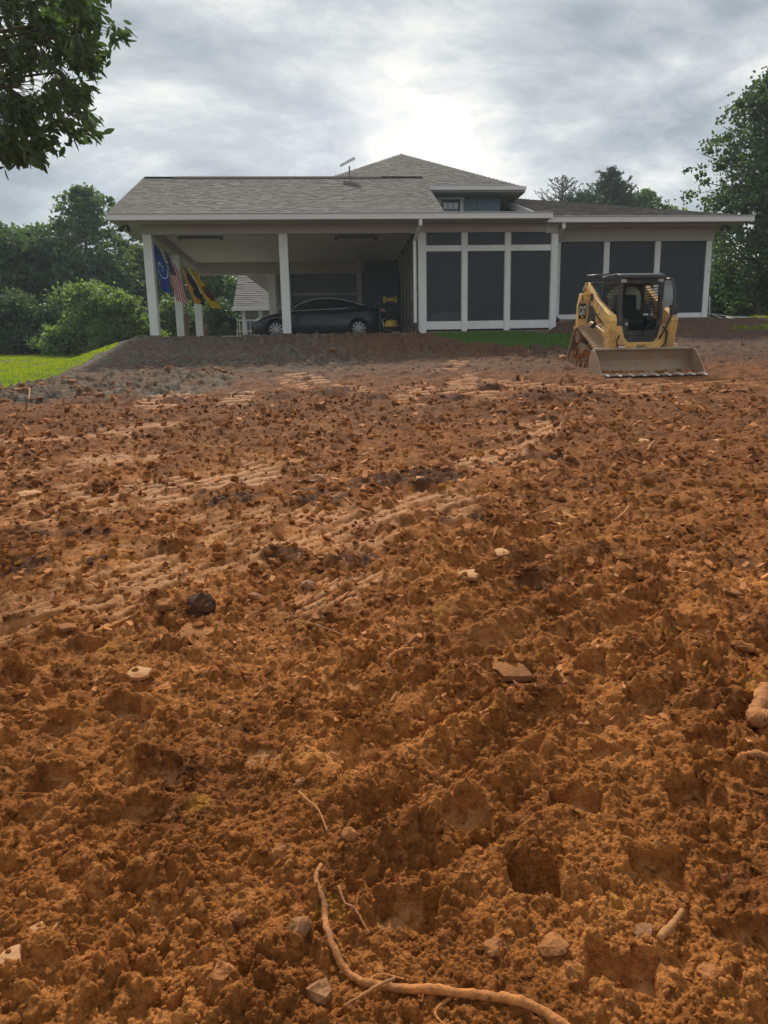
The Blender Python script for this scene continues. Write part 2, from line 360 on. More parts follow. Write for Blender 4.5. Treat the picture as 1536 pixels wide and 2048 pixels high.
for px, py, a_, h_ in [(362,806,.24,.12),(560,797,.40,.07),(655,792,.45,.08),(735,800,.30,.07),(905,800,.35,.07),(985,780,.28,.08),(1080,805,.45,.07),(1180,805,.5,.06),(460,1010,.22,.05),(640,1010,.2,.05),(840,965,.4,.06),(560,1118,.14,.04),(700,1120,.16,.045),(40,1150,.2,.05)]:
    d = f0 + CR*(px-768)/FPX - CU*(py-1024)/FPX; tt = -1.5/(d[2]-.085*d[1]-.02*d[0]); PILES.append((d[0]*tt, d[1]*tt, a_, h_))
def detail(x, y, res):
    """fine relief of the soil; res = local sample spacing (limits the smallest lumps). Returns dz, smooth, grey, grass, dark"""
    dist = np.hypot(x, y)
    lawn = np.maximum.reduce([polymask(x+.25*fbm(x*1.3, y*1.3, 3, 5), y+.25*fbm(x*1.3, y*1.3, 3, 6), LAWN, .12),
                              polymask(x+.3*fbm(x*1.5, y*1.5, 3, 7), y+.2*fbm(x*1.5, y*1.5, 3, 8), PATCH, .12),
                              polymask(x+.5*fbm(x*1., y*1., 3, 9), y+.3*fbm(x, y, 3, 10), RLAWN, .2)])
    bare = sst(.22, .45, fbm(x*.35+3, y*.9, 4, 55))*sst(30.5, 27, y)*sst(13, 14.5, y)*.8 + sst(28.5, 30.5, y)*.75*sst(.0, .3, fbm(x*.3, y*.8, 3, 57))
    grass = lawn*(1-np.where(x < -5, bare, 0))
    warpx = x + .03*fbm(x*9, y*9, 3, 21); warpy = y + .03*fbm(x*9+7, y*9, 3, 22)
    wx2 = x + .010*fbm(x*34, y*34, 2, 23); wy2 = y + .010*fbm(x*34+7, y*34, 2, 24)
    smooth = np.zeros_like(x); dz = np.zeros_like(x); calm = np.zeros_like(x)
    dz += .035*fbm(x*.8, y*.8, 3, 31) + .030*fbm(x*2.6, y*2.6, 3, 32)
    # ridges left by the lugs in the foreground
    fore = sst(7.5, 3.0, dist)
    u = x*.83+y*.56; v = -x*.56+y*.83
    dz += fore*.034*np.sin(v*2*math.pi/.27+1.5*fbm(x*1.4, y*1.4, 2, 35))*sst(-.3, .5, fbm(x*.9, y*.9, 2, 36)+.3*np.sign(x))
    # rib regions
    for (cx, cy, hu, hv, an, per, amp) in RIBS:
        sel = np.hypot(x-cx, y-cy) < hu*1.5+.1
        if not sel.any(): continue
        xs, ys = x[sel], y[sel]; an = R(an); du = (xs-cx)*math.cos(an)+(ys-cy)*math.sin(an); dv = -(xs-cx)*math.sin(an)+(ys-cy)*math.cos(an)
        dv = dv + .03*fbm(du*1.5, dv*1.5, 2, 43)
        m = sst(1.15, .6, np.abs(du)/hu+.5*fbm(xs*3, ys*3, 3, 44))*sst(1.1, .6, np.abs(dv)/hv+.5*fbm(xs*3, ys*3, 3, 45))*sst(-.42, -.05, fbm(xs*3.0, ys*3.0, 3, 41))
        m = m*sst(-.5, -.1, fbm(du*2.2/per*.16, dv*8/per*.16, 3, int(cx*10)+300))
        fr_ = (dv/per) % 1.0; gr = np.exp(-((fr_-.5)/.13)**2); dz[sel] = dz[sel]*(1-m*.45)-m*amp*(2.2*gr-.25*(fr_-.5))
        smooth[sel] = np.maximum(smooth[sel], m*(1-gr)*.9)
    for (cx, cy, an) in LADDER:
        sel = np.hypot(x-cx, y-cy) < 1.6
        if not sel.any(): continue
        xs, ys = x[sel], y[sel]; du = (xs-cx)*math.cos(an)+(ys-cy)*math.sin(an); dv = -(xs-cx)*math.sin(an)+(ys-cy)*math.cos(an)
        m = sst(.30, .20, np.abs(du)+.05*fbm(xs*5, ys*5, 2, 46))*sst(1.0, .7, np.abs(dv)+.4*fbm(xs*2, ys*2, 2, 47))*sst(-.40, -.1, fbm(xs*4, ys*4, 3, 48))
        fr_ = (dv/.36) % 1.0; gr = sst(.30, .20, np.abs(fr_-.5)); dz[sel] = dz[sel]*(1-m*.8)-m*(.055*gr-.02)
        smooth[sel] = np.maximum(smooth[sel], m*(1-gr)*.62); calm[sel] = np.maximum(calm[sel], m*.75)
    for k, (cx, cy) in enumerate(pits):
        rr = random.Random(k*7+1); an = R(-14+rr.uniform(-7, 7)); hw = rr.uniform(.060, .078); hl = rr.uniform(.044, .056)
        sel = (np.abs(x-cx) < .22) & (np.abs(y-cy) < .22)
        if not sel.any(): continue
        xs = x[sel]; ys = y[sel]
        xs2 = xs+.012*fbm(xs*18, ys*18, 2, 61+k); ys2 = ys+.012*fbm(xs*18+3, ys*18, 2, 62+k)
        du = (xs2-cx)*math.cos(an)+(ys2-cy)*math.sin(an); dv = -(xs2-cx)*math.sin(an)+(ys2-cy)*math.cos(an)
        q = np.maximum(np.abs(du)/hw, np.abs(dv)/hl)
        m = sst(1.10, .92, q); fade = 1 if cy < 3 else .85
        rim = np.exp(-((q-1.45)/.35)**2)*.014*sst(0, .03, dv+.03)
        depth = rr.uniform(.034, .044)*fade
        zi = dz[sel]*(1-.85*m) - depth*m + rim - .012*np.clip(-dv/hl, -1, 1)*m
        dz[sel] = zi; calm[sel] = np.maximum(calm[sel], sst(1.22, 1.02, q)*(.9 if cy < 2.6 else .75)); sm = smooth[sel]; smooth[sel] = np.maximum(sm, m*1.0*sst(.42, .66, vn(xs*28, ys*28, 3)*.6+vn(xs*90, ys*90, 4)*.4))
    piles = np.zeros_like(x)
    for (cx, cy, a_, h_) in PILES:
        g_ = np.exp(-(((x-cx)/a_)**2+((y-cy)/(a_*.8))**2)*(1+.6*fbm(x*4, y*4, 3, 401))); dz += g_*h_*(1+.5*fbm(x*6, y*6, 3, 402)); piles = np.maximum(piles, sst(.25, .5, g_))
    calm *= 1-piles; smooth *= 1-piles
    # bank: columns of lug prints driven up the slope
    bk = sst(15.2, 17.5, y)*sst(22.2, 21, y)*sst(-5.2, -4.4, x)*sst(9, 6, x)
    cxx = np.sin((x+.12*fbm(x*.5, y*.3, 2, 71))*2*math.pi/.46)
    lug = np.sin(y*2*math.pi/.30+np.where(cxx > 0, 0, 2.0)+2*np.abs(cxx))
    patchy = sst(-.35, .2, fbm(x*.6, y*.6, 3, 72))
    dz += bk*patchy*(.040*cxx + .050*np.clip(lug*1.6, -1, 1))*(.6+.8*vn(x*3, y*3, 88))*(1-.8*lawn)
    # lumps at several sizes, each fading out where the grid can no longer carry it
    flatm = (1-.80*np.clip(smooth, 0, 1))*(1-calm)
    for size, seed, dens, amp in ((.34, 291, .34, .36), (.16, 301, .40, .62), (.095, 311, .5, .85), (.055, 321, .55, .95), (.030, 331, .5, .9)):
        f = sst(.6, .3, res/size)*sst(1.5, 4.5, dist+1.5*fbm(x*.8, y*.8, 2, 340))*(1-.8*lawn)
        sel = f > .02
        if sel.any():
            add = np.zeros_like(x); add[sel] = plates(warpx[sel], warpy[sel], size, seed, dens)*size*amp; dz += add*f*(1-.6*np.clip(smooth, 0, 1))*(1-calm)*(sst(9, 13, dist) if size > .3 else 1)
    nb = 1-.8*lawn
    big = sst(-.1, .45, fbm(x*.9+5, y*.9, 3, 81)); mid = sst(-.35, .3, fbm(x*2.3, y*2.3, 3, 82)); sm_ = .45+.55*sst(-.4, .3, fbm(x*5, y*5, 3, 83))
    far = sst(4, 11, dist)
    for size, seed, dens, amp, wgt in ((.30, 101, .34, .26, big*far), (.16, 111, .40, .40, big*(.18+.82*far)), (.085, 121, .55, .62, mid), (.045, 131, .62, .85, sm_*(1-.2*far)),
                                       (.024, 141, .72, .72, sm_), (.013, 151, .75, .72, np.ones_like(x)), (.0075, 161, .7, .5, np.ones_like(x))):
        f = sst(.55, .25, res/size)
        sel = (f*wgt*nb > .02)
        if not sel.any(): continue
        add = np.zeros_like(x)
        wx = warpx if size > .05 else wx2; wy = warpy if size > .05 else wy2
        add[sel] = clods(wx[sel], wy[sel], size, seed, dens, 1.0)*size*amp
        dz += add*f*wgt*nb*flatm
    fine = sst(.03, .008, res)
    dz += fine*.006*fbm(x*45, y*45, 3, 171)*nb*flatm
    dz += far*sst(.25, .06, res)*.075*(np.abs(fbm(x*3.0, y*4.5, 5, 175, .66)))*nb*flatm
    # colour zones
    gn = fbm(x*.8, y*.8, 4, 181)
    loader = None
    grey = sst(15.3, 17.0, y+1.2*gn)*sst(2.6, -.8, x+2.0*gn+.0*y)*sst(-7.5, -5.5, x)*.9
    sc = sst(-1.2, -3.4, x+1.5*gn)*sst(12.3, 13.2, y+.5*gn)*sst(17.0, 14.6, y+gn)
    grey = np.maximum(grey, sc*.85)
    scarp = sst(-4.2, -5.0, x+.6*gn)*sst(12.2, 12.8, y+.3*gn)*sst(14.2, 13.6, y)
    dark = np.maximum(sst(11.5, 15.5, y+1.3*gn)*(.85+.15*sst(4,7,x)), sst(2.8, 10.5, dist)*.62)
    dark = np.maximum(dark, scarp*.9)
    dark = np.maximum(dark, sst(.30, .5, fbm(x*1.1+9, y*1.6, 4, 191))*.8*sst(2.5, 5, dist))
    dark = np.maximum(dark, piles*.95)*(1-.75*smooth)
    rk = np.maximum(sc, scarp)
    dz += rk*(plates(x, y, .42, 201, .7)*.42*.9 + plates(x, y, .20, 205, .7)*.20*1.1 + plates(x, y, .11, 207, .7)*.11)*(1-lawn)
    return dz, smooth, grey, grass, dark, lawn
def flat_rects(x, y, z):
    m = sst(21.90, 22.0, y)*sst(31, 30, y)*sst(-5.9, -5.55, x)*sst(7.0, 6.6, x)
    z = z*(1-m)+np.minimum(z, 2.33)*m
    m = sst(4.95, 5.2, x)*sst(7.5, 7.25, x)*sst(12.3, 12.9, y)*sst(14.3, 14.0, y)
    z = z*(1-m)+np.minimum(z, 1.205+.06*(y-13.3))*m
    m = sst(22.4, 22.6, y)*sst(6.5, 7.0, x)*sst(12.6, 12.2, x)*sst(31, 30, y)
    return z*(1-m)+np.minimum(z, 2.72)*m
def ground_z(x, y, res=None):
    x = np.atleast_1d(np.asarray(x, float)); y = np.atleast_1d(np.asarray(y, float))
    d = np.hypot(x, y)
    if res is None: res = np.maximum(.0025, d*.0035)
    return flat_rects(x, y, macro(x, y)+detail(x, y, res)[0])
def build_ground():
    # azimuth from +Y toward +X, dense in front
    a = [-180.0]
    while a[-1] < 180:
        c = abs(a[-1]-5)
        a.append(a[-1] + (.098 if c < 34 else .25 if c < 40 else .8 if c < 50 else 3.0 if c < 70 else 6.0))
    a = R(1)*np.array(a[:-1])
    r = [.02]
    while r[-1] < 900:
        q = r[-1]
        if q < .9: s = .06
        elif q < 1.15: s = .012
        elif q < 14: s = max(q*q/1.5/710*.95, .0028) if q < 4.2 else .0040*q
        elif q < 22.5: s = .0038*q
        elif q < 40: s = .02*q
        else: s = .12*q
        if 1.15 <= q < 4.2: s = min(s, .0040*q)
        r.append(q+s)
    r = np.array(r); na, nr = len(a), len(r)
    A, RR = np.meshgrid(a, r)
    x = (RR*np.sin(A)).ravel(); y = (RR*np.cos(A)).ravel()
    dr = np.gradient(r); res = np.maximum(np.repeat(dr, na), RR.ravel()*np.gradient(a)[None, :].repeat(nr, 0).ravel())
    z = macro(x, y); near = (RR.ravel() < 60)
    at_ = {k: np.zeros(len(x)) for k in ('smooth', 'grey', 'grass', 'dark')}
    d = detail(x[near], y[near], res[near])
    z[near] += d[0]*np.clip((60-RR.ravel()[near])/20, 0, 1)
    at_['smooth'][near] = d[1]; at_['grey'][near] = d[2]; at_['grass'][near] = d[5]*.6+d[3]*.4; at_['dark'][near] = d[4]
    at_['grass'][~near] = 1
    z = flat_rects(x, y, z)
    V = np.stack([x, y, z], 1)
    i = np.arange(nr-1)[:, None]*na; j = np.arange(na)[None, :]; j2 = (j+1) % na
    F = np.stack([i+j, i+j2, i+na+j2, i+na+j], -1).reshape(-1, 4)[:, ::-1]
    c0 = len(V); V = np.vstack([V, [[0, 0, float(z[0])]]])
    for k in at_: at_[k] = np.append(at_[k], 0)
    me = npmesh('ground', V, F, at_, smooth=True)
    print('ground quads', len(F), na, nr)
    return me
def soil_mat(name, use_attr=True):
    m = bpy.data.materials.new(name); m.use_nodes = True; t = m.node_tree; b = t.nodes['Principled BSDF']
    def n(ty, **k):
        q = t.nodes.new(ty)
        for a_, v in k.items(): setattr(q, a_, v)
        return q
    l = t.links.new; tc = n('ShaderNodeTexCoord')
    def noise(s, d=5, r=.6):
        q = n('ShaderNodeTexNoise'); q.inputs['Scale'].default_value = s; q.inputs['Detail'].default_value = d; q.inputs['Roughness'].default_value = r; l(tc.outputs['Object'], q.inputs['Vector']); return q.outputs[0]
    def rampn(f, stops):
        q = n('ShaderNodeValToRGB'); e = q.color_ramp.elements
        e[0].position, e[0].color = stops[0][0], stops[0][1]+(1,); e[1].position, e[1].color = stops[-1][0], stops[-1][1]+(1,)
        for p, c in stops[1:-1]: k = e.new(p); k.color = c+(1,)
        l(f, q.inputs[0]); return q.outputs[0]
    def mixc(f, a_, b_, mode='MIX'):
        q = n('ShaderNodeMix', data_type='RGBA', blend_type=mode)
        for s, v in ((0, f), (6, a_), (7, b_)):
            if isinstance(v, (float, int)): q.inputs[s].default_value = v
            elif isinstance(v, tuple): q.inputs[s].default_value = v+(1,)
            else: l(v, q.inputs[s])
        return q.outputs[2]
    def mr(f, a_, b_, c_=0., d_=1.):
        q = n('ShaderNodeMapRange'); l(f, q.inputs[0])
        for i_, v in zip((1, 2, 3, 4), (a_, b_, c_, d_)): q.inputs[i_].default_value = v
        return q.outputs[0]
    base = rampn(noise(2.2, 8, .7), [(.30, (.095,.033,.011)), (.50, (.272,.099,.025)), (.72, (.50,.205,.060))])
    spk = rampn(noise(38, 6, .75), [(.32, (.40,.37,.34)), (.5, (.95,.95,.95)), (.68, (1.45,1.45,1.42))])
    col = mixc(1.0, base, spk, 'MULTIPLY')
    col = mixc(mr(noise(9, 6, .7), .60, .74, 0, .75), col, (.52,.26,.105))      # pale dry flecks
    col = mixc(mr(noise(3.1, 3, .5), .66, .72, 0, .5), col, (.44,.215,.035))      # ochre streaks
    if use_attr:
        A = {}
        for k in ('smooth', 'grey', 'grass', 'dark'):
            q = n('ShaderNodeAttribute'); q.attribute_name = k; A[k] = q.outputs['Fac']
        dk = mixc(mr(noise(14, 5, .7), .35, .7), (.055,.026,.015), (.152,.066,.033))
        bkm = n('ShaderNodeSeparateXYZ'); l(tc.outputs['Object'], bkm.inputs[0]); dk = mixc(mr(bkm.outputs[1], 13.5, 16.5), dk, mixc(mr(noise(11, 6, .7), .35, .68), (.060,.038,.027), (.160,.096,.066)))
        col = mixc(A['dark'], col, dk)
        gy = mixc(mr(noise(7, 6, .7), .4, .68), (.070,.066,.055), (.205,.190,.155))
        f = n('ShaderNodeMath', operation='MULTIPLY'); l(A['grey'], f.inputs[0]); l(mr(noise(1.6, 5, .6), .35, .60, .25, 1), f.inputs[1])
        col = mixc(f.outputs[0], col, gy)
        pale = mixc(mr(noise(22, 5, .7), .35, .7), (.38,.155,.050), (.58,.30,.13))
        f2 = n('ShaderNodeMath', operation='MULTIPLY'); l(A['smooth'], f2.inputs[0]); f2.inputs[1].default_value = .72
        col = mixc(f2.outputs[0], col, pale)
        gs = mixc(noise(5, 4), (.055,.095,.018), (.10,.15,.03))
        col = mixc(A['grass'], col, gs)
        rg = mr(A['smooth'], 0, 1, .85, .5); l(rg, b.inputs['Roughness'])
    else: b.inputs['Roughness'].default_value = .95
    l(col, b.inputs['Base Color'])
    b.inputs['Specular IOR Level'].default_value = .06
    bp = n('ShaderNodeBump'); bp.inputs['Strength'].default_value = .9; bp.inputs['Distance'].default_value = .006
    vo = n('ShaderNodeTexVoronoi'); vo.inputs['Scale'].default_value = 130; l(tc.outputs['Object'], vo.inputs['Vector'])
    ad = n('ShaderNodeMath', operation='ADD'); l(noise(110, 6, .7), ad.inputs[0])
    iv = n('ShaderNodeMath', operation='MULTIPLY'); l(vo.outputs['Distance'], iv.inputs[0]); iv.inputs[1].default_value = -.8; l(iv.outputs[0], ad.inputs[1])
    l(ad.outputs[0], bp.inputs['Height'])
    bp2 = n('ShaderNodeBump'); bp2.inputs['Strength'].default_value = .6; bp2.inputs['Distance'].default_value = .03
    l(noise(16, 7, .7), bp2.inputs['Height']); l(bp.outputs[0], bp2.inputs['Normal'])
    l(bp2.outputs[0], b.inputs['Normal'])
    return m
MT['soil'] = soil_mat('red_clay_soil'); MT['clod'] = soil_mat('red_clay_clod', False)
ground = link('ground', build_ground(), MT['soil']); tag(ground, 'churned red clay field rising to the house bank', kind='structure')
# ---- crumbs and clods strewn over the clay
def ico(sub):
    bm = bmesh.new(); bmesh.ops.create_icosphere(bm, subdivisions=sub, radius=1)
    V = np.array([v.co[:] for v in bm.verts]); F = np.array([[v.index for v in f.verts] for f in bm.faces]); bm.free(); return V, F
rng = np.random.default_rng(4)
def clod_variants(sub, n, rough=.35):
    V, F = ico(sub); out = []
    for k in range(n):
        d = rng.normal(size=(14, 3)); d /= np.linalg.norm(d, axis=1)[:, None]; lim = rng.uniform(.55, 1.0, 14)
        r = np.ones(len(V))
        for a_, b_ in zip(d, lim):       # chop by planes: angular lumps
            c = V@a_; r = np.minimum(r, np.where(c > 1e-3, b_/np.maximum(c, 1e-3), 9))
        r *= 1+rng.normal(size=len(V))*rough*.22
        out.append(V*r[:, None])
    return out, F
def scatter(n, rmin, rmax, amax, pixmin, pixmax, sub, nm, smin=.0025, smax=.05, power=1.0, flat=(.5, .95), zone=None, mtl='clod', lab='', emb=.12):
    vs, F = clod_variants(sub, 8)
    u = rng.random(n); r = rmin*(rmax/rmin)**(u**power); a_ = R(5)+rng.uniform(-R(amax), R(amax), n)
    x = r*np.sin(a_); y = r*np.cos(a_)
    if zone is not None:
        k = zone(x, y); x = x[k]; y = y[k]; r = r[k]
    s = np.clip(r/710*pixmin*(pixmax/pixmin)**(rng.random(len(x))**2.2), smin, smax)
    res = np.maximum(.0025, r*.0035)
    dd = detail(x, y, res); keep = (dd[5] < .3) & (dd[1]*rng.random(len(x)) < .30)
    x, y, r, s = x[keep], y[keep], r[keep], s[keep]
    z = ground_z(x, y)
    m = len(x); q = rng.normal(size=(m, 4)); q /= np.linalg.norm(q, axis=1)[:, None]
    w_, a1, b1, c1 = q.T
    Rm = np.stack([1-2*(b1*b1+c1*c1), 2*(a1*b1-c1*w_), 2*(a1*c1+b1*w_), 2*(a1*b1+c1*w_), 1-2*(a1*a1+c1*c1), 2*(b1*c1-a1*w_), 2*(a1*c1-b1*w_), 2*(b1*c1+a1*w_), 1-2*(a1*a1+b1*b1)], 1).reshape(m, 3, 3)
    B = np.stack(vs)[rng.integers(0, 8, m)]
    P = np.einsum('mij,mvj->mvi', Rm, B*rng.uniform(.6, 1.15, (m, 1, 3)))
    P[:, :, 2] *= rng.uniform(flat[0], flat[1], (m, 1))
    P = P*s[:, None, None] + np.stack([x, y, z+s*emb], 1)[:, None, :]
    nv = B.shape[1]
    FF = (F[None]+np.arange(m)[:, None, None]*nv).reshape(-1, 3)
    o = link(nm, npmesh(nm, P.reshape(-1, 3), FF, smooth=False), MT[mtl]); tag(o, lab, kind='stuff'); return o
scatter(22000, 1.15, 13, 36, 1.0, 6.5, 1, 'clay_crumbs', smax=.03, power=1.15, lab='loose crumbs of red clay strewn over the field')
scatter(2300, 1.15, 12, 36, 3.0, 9.5, 2, 'clay_lumps', smax=.055, power=.9, lab='larger broken lumps of red clay on the field')
scatter(1500, 15.0, 21.6, 31, .7, 2.4, 1, 'bank_rubble', smax=.10, lab='dark rubble and broken clods on the bank below the house', mtl='rubble', zone=lambda x, y: (y > 12.4) & (x > -6.6) & (x < 12) & ~((x > 5) & (x < 7.4) & (y < 16.5)))
def flakes(n):
    u = rng.random(n); r = 2.4*(13.5/2.4)**(u**.8); a_ = R(5)+rng.uniform(-R(35), R(35), n); x = r*np.sin(a_); y = r*np.cos(a_)
    k = fbm(x*1.2, y*1.6, 3, 401) > -.15; x, y, r = x[k], y[k], r[k]; m = len(x)
    s = np.clip(r/710*rng.uniform(1.2, 6, m), .004, .055); z = ground_z(x, y); kk = 6; a = np.arange(kk)/kk*2*math.pi+rng.uniform(-.35, .35, kk)
    rad = rng.uniform(.35, 1.25, (m, kk)); th = rng.uniform(0, 6.28, m)
    px = np.cos(a)[None]*rad*s[:, None]*1.3; pyy = np.sin(a)[None]*rad*s[:, None]*.75
    X = px*np.cos(th)[:, None]-pyy*np.sin(th)[:, None]; Y = px*np.sin(th)[:, None]+pyy*np.cos(th)[:, None]
    sl = rng.normal(size=(m, 2))*.5; Z = sl[:, :1]*X+sl[:, 1:]*Y
    top = np.stack([X+x[:, None], Y+y[:, None], Z+(z+s*.16)[:, None]], -1); bot = top.copy(); bot[:, :, 2] -= (s*.35)[:, None]
    V = np.concatenate([top, bot], 1); F = [(0,1,2),(0,2,3),(0,3,4),(0,4,5)]+[t for i in range(kk) for t in ((i,i+kk,(i+1)%kk),((i+1)%kk,i+kk,(i+1)%kk+kk))]
    F = (np.array(F)[None]+np.arange(m)[:, None, None]*12).reshape(-1, 3)
    o = link('clay_flakes', npmesh('clay_flakes', V.reshape(-1, 3), F), MT['paleflake']); tag(o, 'flat pale flakes of dried clay over the field', kind='stuff')
flakes(5200)
scatter(900, 12.4, 16.6, 30, 1.6, 6.5, 1, 'scarp_stones', smax=.13, lab='broken grey stones along the cut edge of the lawn', mtl='greystone', zone=lambda x, y: (y > 12.4) & (y < 16.4) & (x > -9) & (x < -3.4+.4*(y-13)))

# ------------------------------------------------------------------ thin air haze (one closed box round everything)
hb = bpy.data.meshes.new('haze'); X0, X1, Y0, Y1, Z0, Z1 = -70, 70, -70, 110, -7, 34
hb.from_pydata([(x, y, z) for z in (Z0, Z1) for x, y in ((X0,Y0),(X1,Y0),(X1,Y1),(X0,Y1))], [], [(0,3,2,1),(4,5,6,7),(0,1,5,4),(1,2,6,5),(2,3,7,6),(3,0,4,7)])
hm = bpy.data.materials.new('thin_haze'); hm.use_nodes = True; ht = hm.node_tree; ht.nodes.clear()
ho = ht.nodes.new('ShaderNodeOutputMaterial'); pv = ht.nodes.new('ShaderNodeVolumePrincipled'); pv.inputs['Color'].default_value = (.74,.88,1,1); pv.inputs['Density'].default_value = .0008; pv.inputs['Anisotropy'].default_value = .35
ht.links.new(pv.outputs[0], ho.inputs['Volume']); tag(link('haze', hb, hm), 'thin bluish haze in the air', kind='stuff')
# ------------------------------------------------------------------ house
house = empty('house', (0, 22, 2.47), label='grey shingled single-storey house with open carport and dark screened porches on the bank', cat='house')
HINV = Matrix.Translation((0, -22, -2.47))
def H(mb, name, m, parent=None, **k):
    """parts are modelled in world coordinates, then parented to the house without moving"""
    o = mb.build(name, MT[m] if isinstance(m, str) else m, parent or house, **k)
    if (parent or house) is house: o.matrix_parent_inverse = HINV.copy()
    return o
def sub(mb, name, m, parent, **k): return mb.build(name, MT[m] if isinstance(m, str) else m, parent, **k)
B = MB
H(B().box(-5.34, 3.1, 21.92, 30.6, 2.28, 2.47), 'carport_slab', 'conc', bevel=.012)
H(B().box(3.1, 6.95, 21.97, 30.2, 2.30, 2.50), 'foundation', 'found')
H(B().box(6.95, 12.2, 22.55, 30.2, 2.30, 2.84), 'foundation', 'found')
post = None
def post_at(x, y, z0=2.47, z1=5.33, w=.25):
    o = H(B().box(x-w/2, x+w/2, y-w/2, y+w/2, z0, z1), 'post', 'white', bevel=.008)
    H(B().box(x-w/2-.012, x+w/2+.012, y-w/2-.012, y+w/2+.012, z0+.004, z0+.05), 'post_base', 'greywall')
post_at(-5.08, 22.13); post_at(-1.2, 22.13); post_at(-5.06, 25.9); post_at(-5.06, 29.6); post_at(-2.15, 29.6, z1=5.16)
# beams round the carport
H(B().box(-5.24, 2.72, 22.02, 22.26, 5.335, 5.585), 'beam', 'trim', bevel=.006)
H(B().box(2.723, 6.99, 22.03, 22.25, 5.345, 5.585), 'beam', 'trim', bevel=.006)
H(B().box(-5.22, -4.96, 22.263, 29.45, 5.335, 5.583), 'beam', 'trim')
H(B().box(-5.24, -1.45, 29.453, 29.75, 5.14, 5.58), 'beam', 'trim')
# ceiling panels
py_ = [22.27, 23.49, 24.71, 25.93, 27.15, 28.37, 29.44]; px_ = [-4.95, -3.60, -1.20, 1.20, 2.78]
for i in range(6):
    for j in range(4):
        H(B().box(px_[j]+.005, px_[j+1]-.005, py_[i]+.010, py_[i+1]-.010, 5.575, 5.589), 'ceiling_panel', 'ceil')
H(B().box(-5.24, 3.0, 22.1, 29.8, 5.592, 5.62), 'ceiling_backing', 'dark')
# soffits and fascia
H(B().box(-5.88, 2.9, 21.30, 22.018, 5.588, 5.60), 'soffit', 'soffit')
H(B().box(-5.88, -5.245, 22.02, 30.5, 5.588, 5.60), 'soffit', 'soffit')
H(B().box(2.903, 6.55, 21.30, 22.028, 5.588, 5.60), 'soffit', 'soffit')
H(B().box(-5.90, -5.88, 21.3, 30.6, 5.575, 5.78), 'fascia', 'trim')
GP = [(0,0), (0,.10), (.02,.115), (.02,.145), (-.012,.165), (.14,.165), (.14,0), (.03,-.005)]
def gutter(x0, x1, y, z):
    g = H(B().prism([(y+p[0], z+p[1]) for p in GP], 'x', x0, x1), 'gutter', 'gutter')
    H(B().box(x0+.002, x1-.002, y-.020, y+.013, z+.166, z+.176), 'gutter_lip', 'gutter')
gutter(-5.93, 6.55, 21.16, 5.565); gutter(6.56, 12.90, 21.72, 5.555)
H(B().box(-5.9, 6.54, 21.302, 21.325, 5.60, 5.75), 'fascia', 'trim'); H(B().box(6.56, 12.86, 21.862, 21.885, 5.60, 5.74), 'fascia', 'trim')
H(B().box(6.56, 12.86, 21.89, 22.56, 5.588, 5.60), 'soffit', 'soffit'); H(B().box(12.20, 12.86, 22.563, 30.0, 5.588, 5.60), 'soffit', 'soffit')
# downspouts with black drain boots
def spout(x, ytop, ywall, zt, zb, xo=0):
    H(B().box(x-.05, x+.05, ytop-.03, ytop+.04, 5.40, zt), 'downspout_outlet', 'gutter', bevel=.006)
    H(B().bar((x, ytop, 5.42), (x+xo, ywall, 5.12), .095, .075), 'downspout_elbow', 'gutter', bevel=.006)
    H(B().box(x+xo-.045, x+xo+.045, ywall-.035, ywall+.035, zb, 5.14), 'downspout', 'white', bevel=.006)
    H(B().tube([(x+xo, ywall-.01, zb+.16), (x+xo, ywall-.02, zb-.02), (x+xo+.04, ywall-.08, zb-.13), (x+xo+.09, ywall-.2, zb-.2)], [.062,.065,.07,.075], 10), 'drain_boot', 'black', smooth=True)
spout(2.74, 21.22, 21.96, 5.565, 2.60, -.09); spout(7.08, 21.80, 22.55, 5.555, 3.0, -.02)
# ---- tall screened porch
def screens(xs, y, zb, zt, w, zrail=None, base=(2.55, 2.80), pw=None):
    for k, x in enumerate(xs):
        ww = (pw or {}).get(k, w); H(B().box(x-ww/2, x+ww/2, y, y+.15, zb, zt), 'porch_post', 'white', bevel=.006)
    for k in range(len(xs)-1):
        a = xs[k]+(pw or {}).get(k, w)/2; b = xs[k+1]-(pw or {}).get(k+1, w)/2
        H(B().box(a+.002, b-.002, y+.02, y+.13, base[0], base[1]), 'base_board', 'white', bevel=.005)
        if zrail:
            H(B().box(a+.002, b-.002, y+.02, y+.13, zrail-.085, zrail+.085), 'porch_rail', 'white', bevel=.005)
            for z0, z1 in ((base[1], zrail-.085), (zrail+.085, zt)):
                H(B().box(a+.003, b-.003, y+.055, y+.065, z0+.003, z1-.003), 'screen_pane', 'screen')
                for (q0, q1, q2, q3) in ((a, a+.025, z0, z1), (b-.025, b, z0, z1)):
                    H(B().box(q0+.003, q1, y+.03, y+.052, q2+.003, q3-.003), 'screen_bead', 'trim')
        else: H(B().box(a+.003, b-.003, y+.055, y+.065, base[1]+.003, zt-.003), 'screen_pane', 'screen')
screens([2.88, 4.16, 5.47, 6.90], 22.03, 2.47, 5.343, .165, 4.90, (2.56, 2.80), {0: .23, 3: .20})
H(B().box(6.60, 6.99, 22.0, 22.025, 5.30, 5.585), 'trim_block', 'trim')
screens([7.21, 8.77, 10.41, 12.07], 22.70, 2.80, 5.16, .18, None, (2.84, 2.99))
H(B().box(7.0, 12.2, 22.68, 22.86, 5.163, 5.585), 'header', 'trim', bevel=.006)
H(B().box(6.992, 7.118, 22.66, 22.84, 2.47, 5.162), 'porch_post', 'white')
H(B().box(12.165, 12.18, 22.86, 30.0, 2.84, 5.5), 'side_wall', 'greywall')
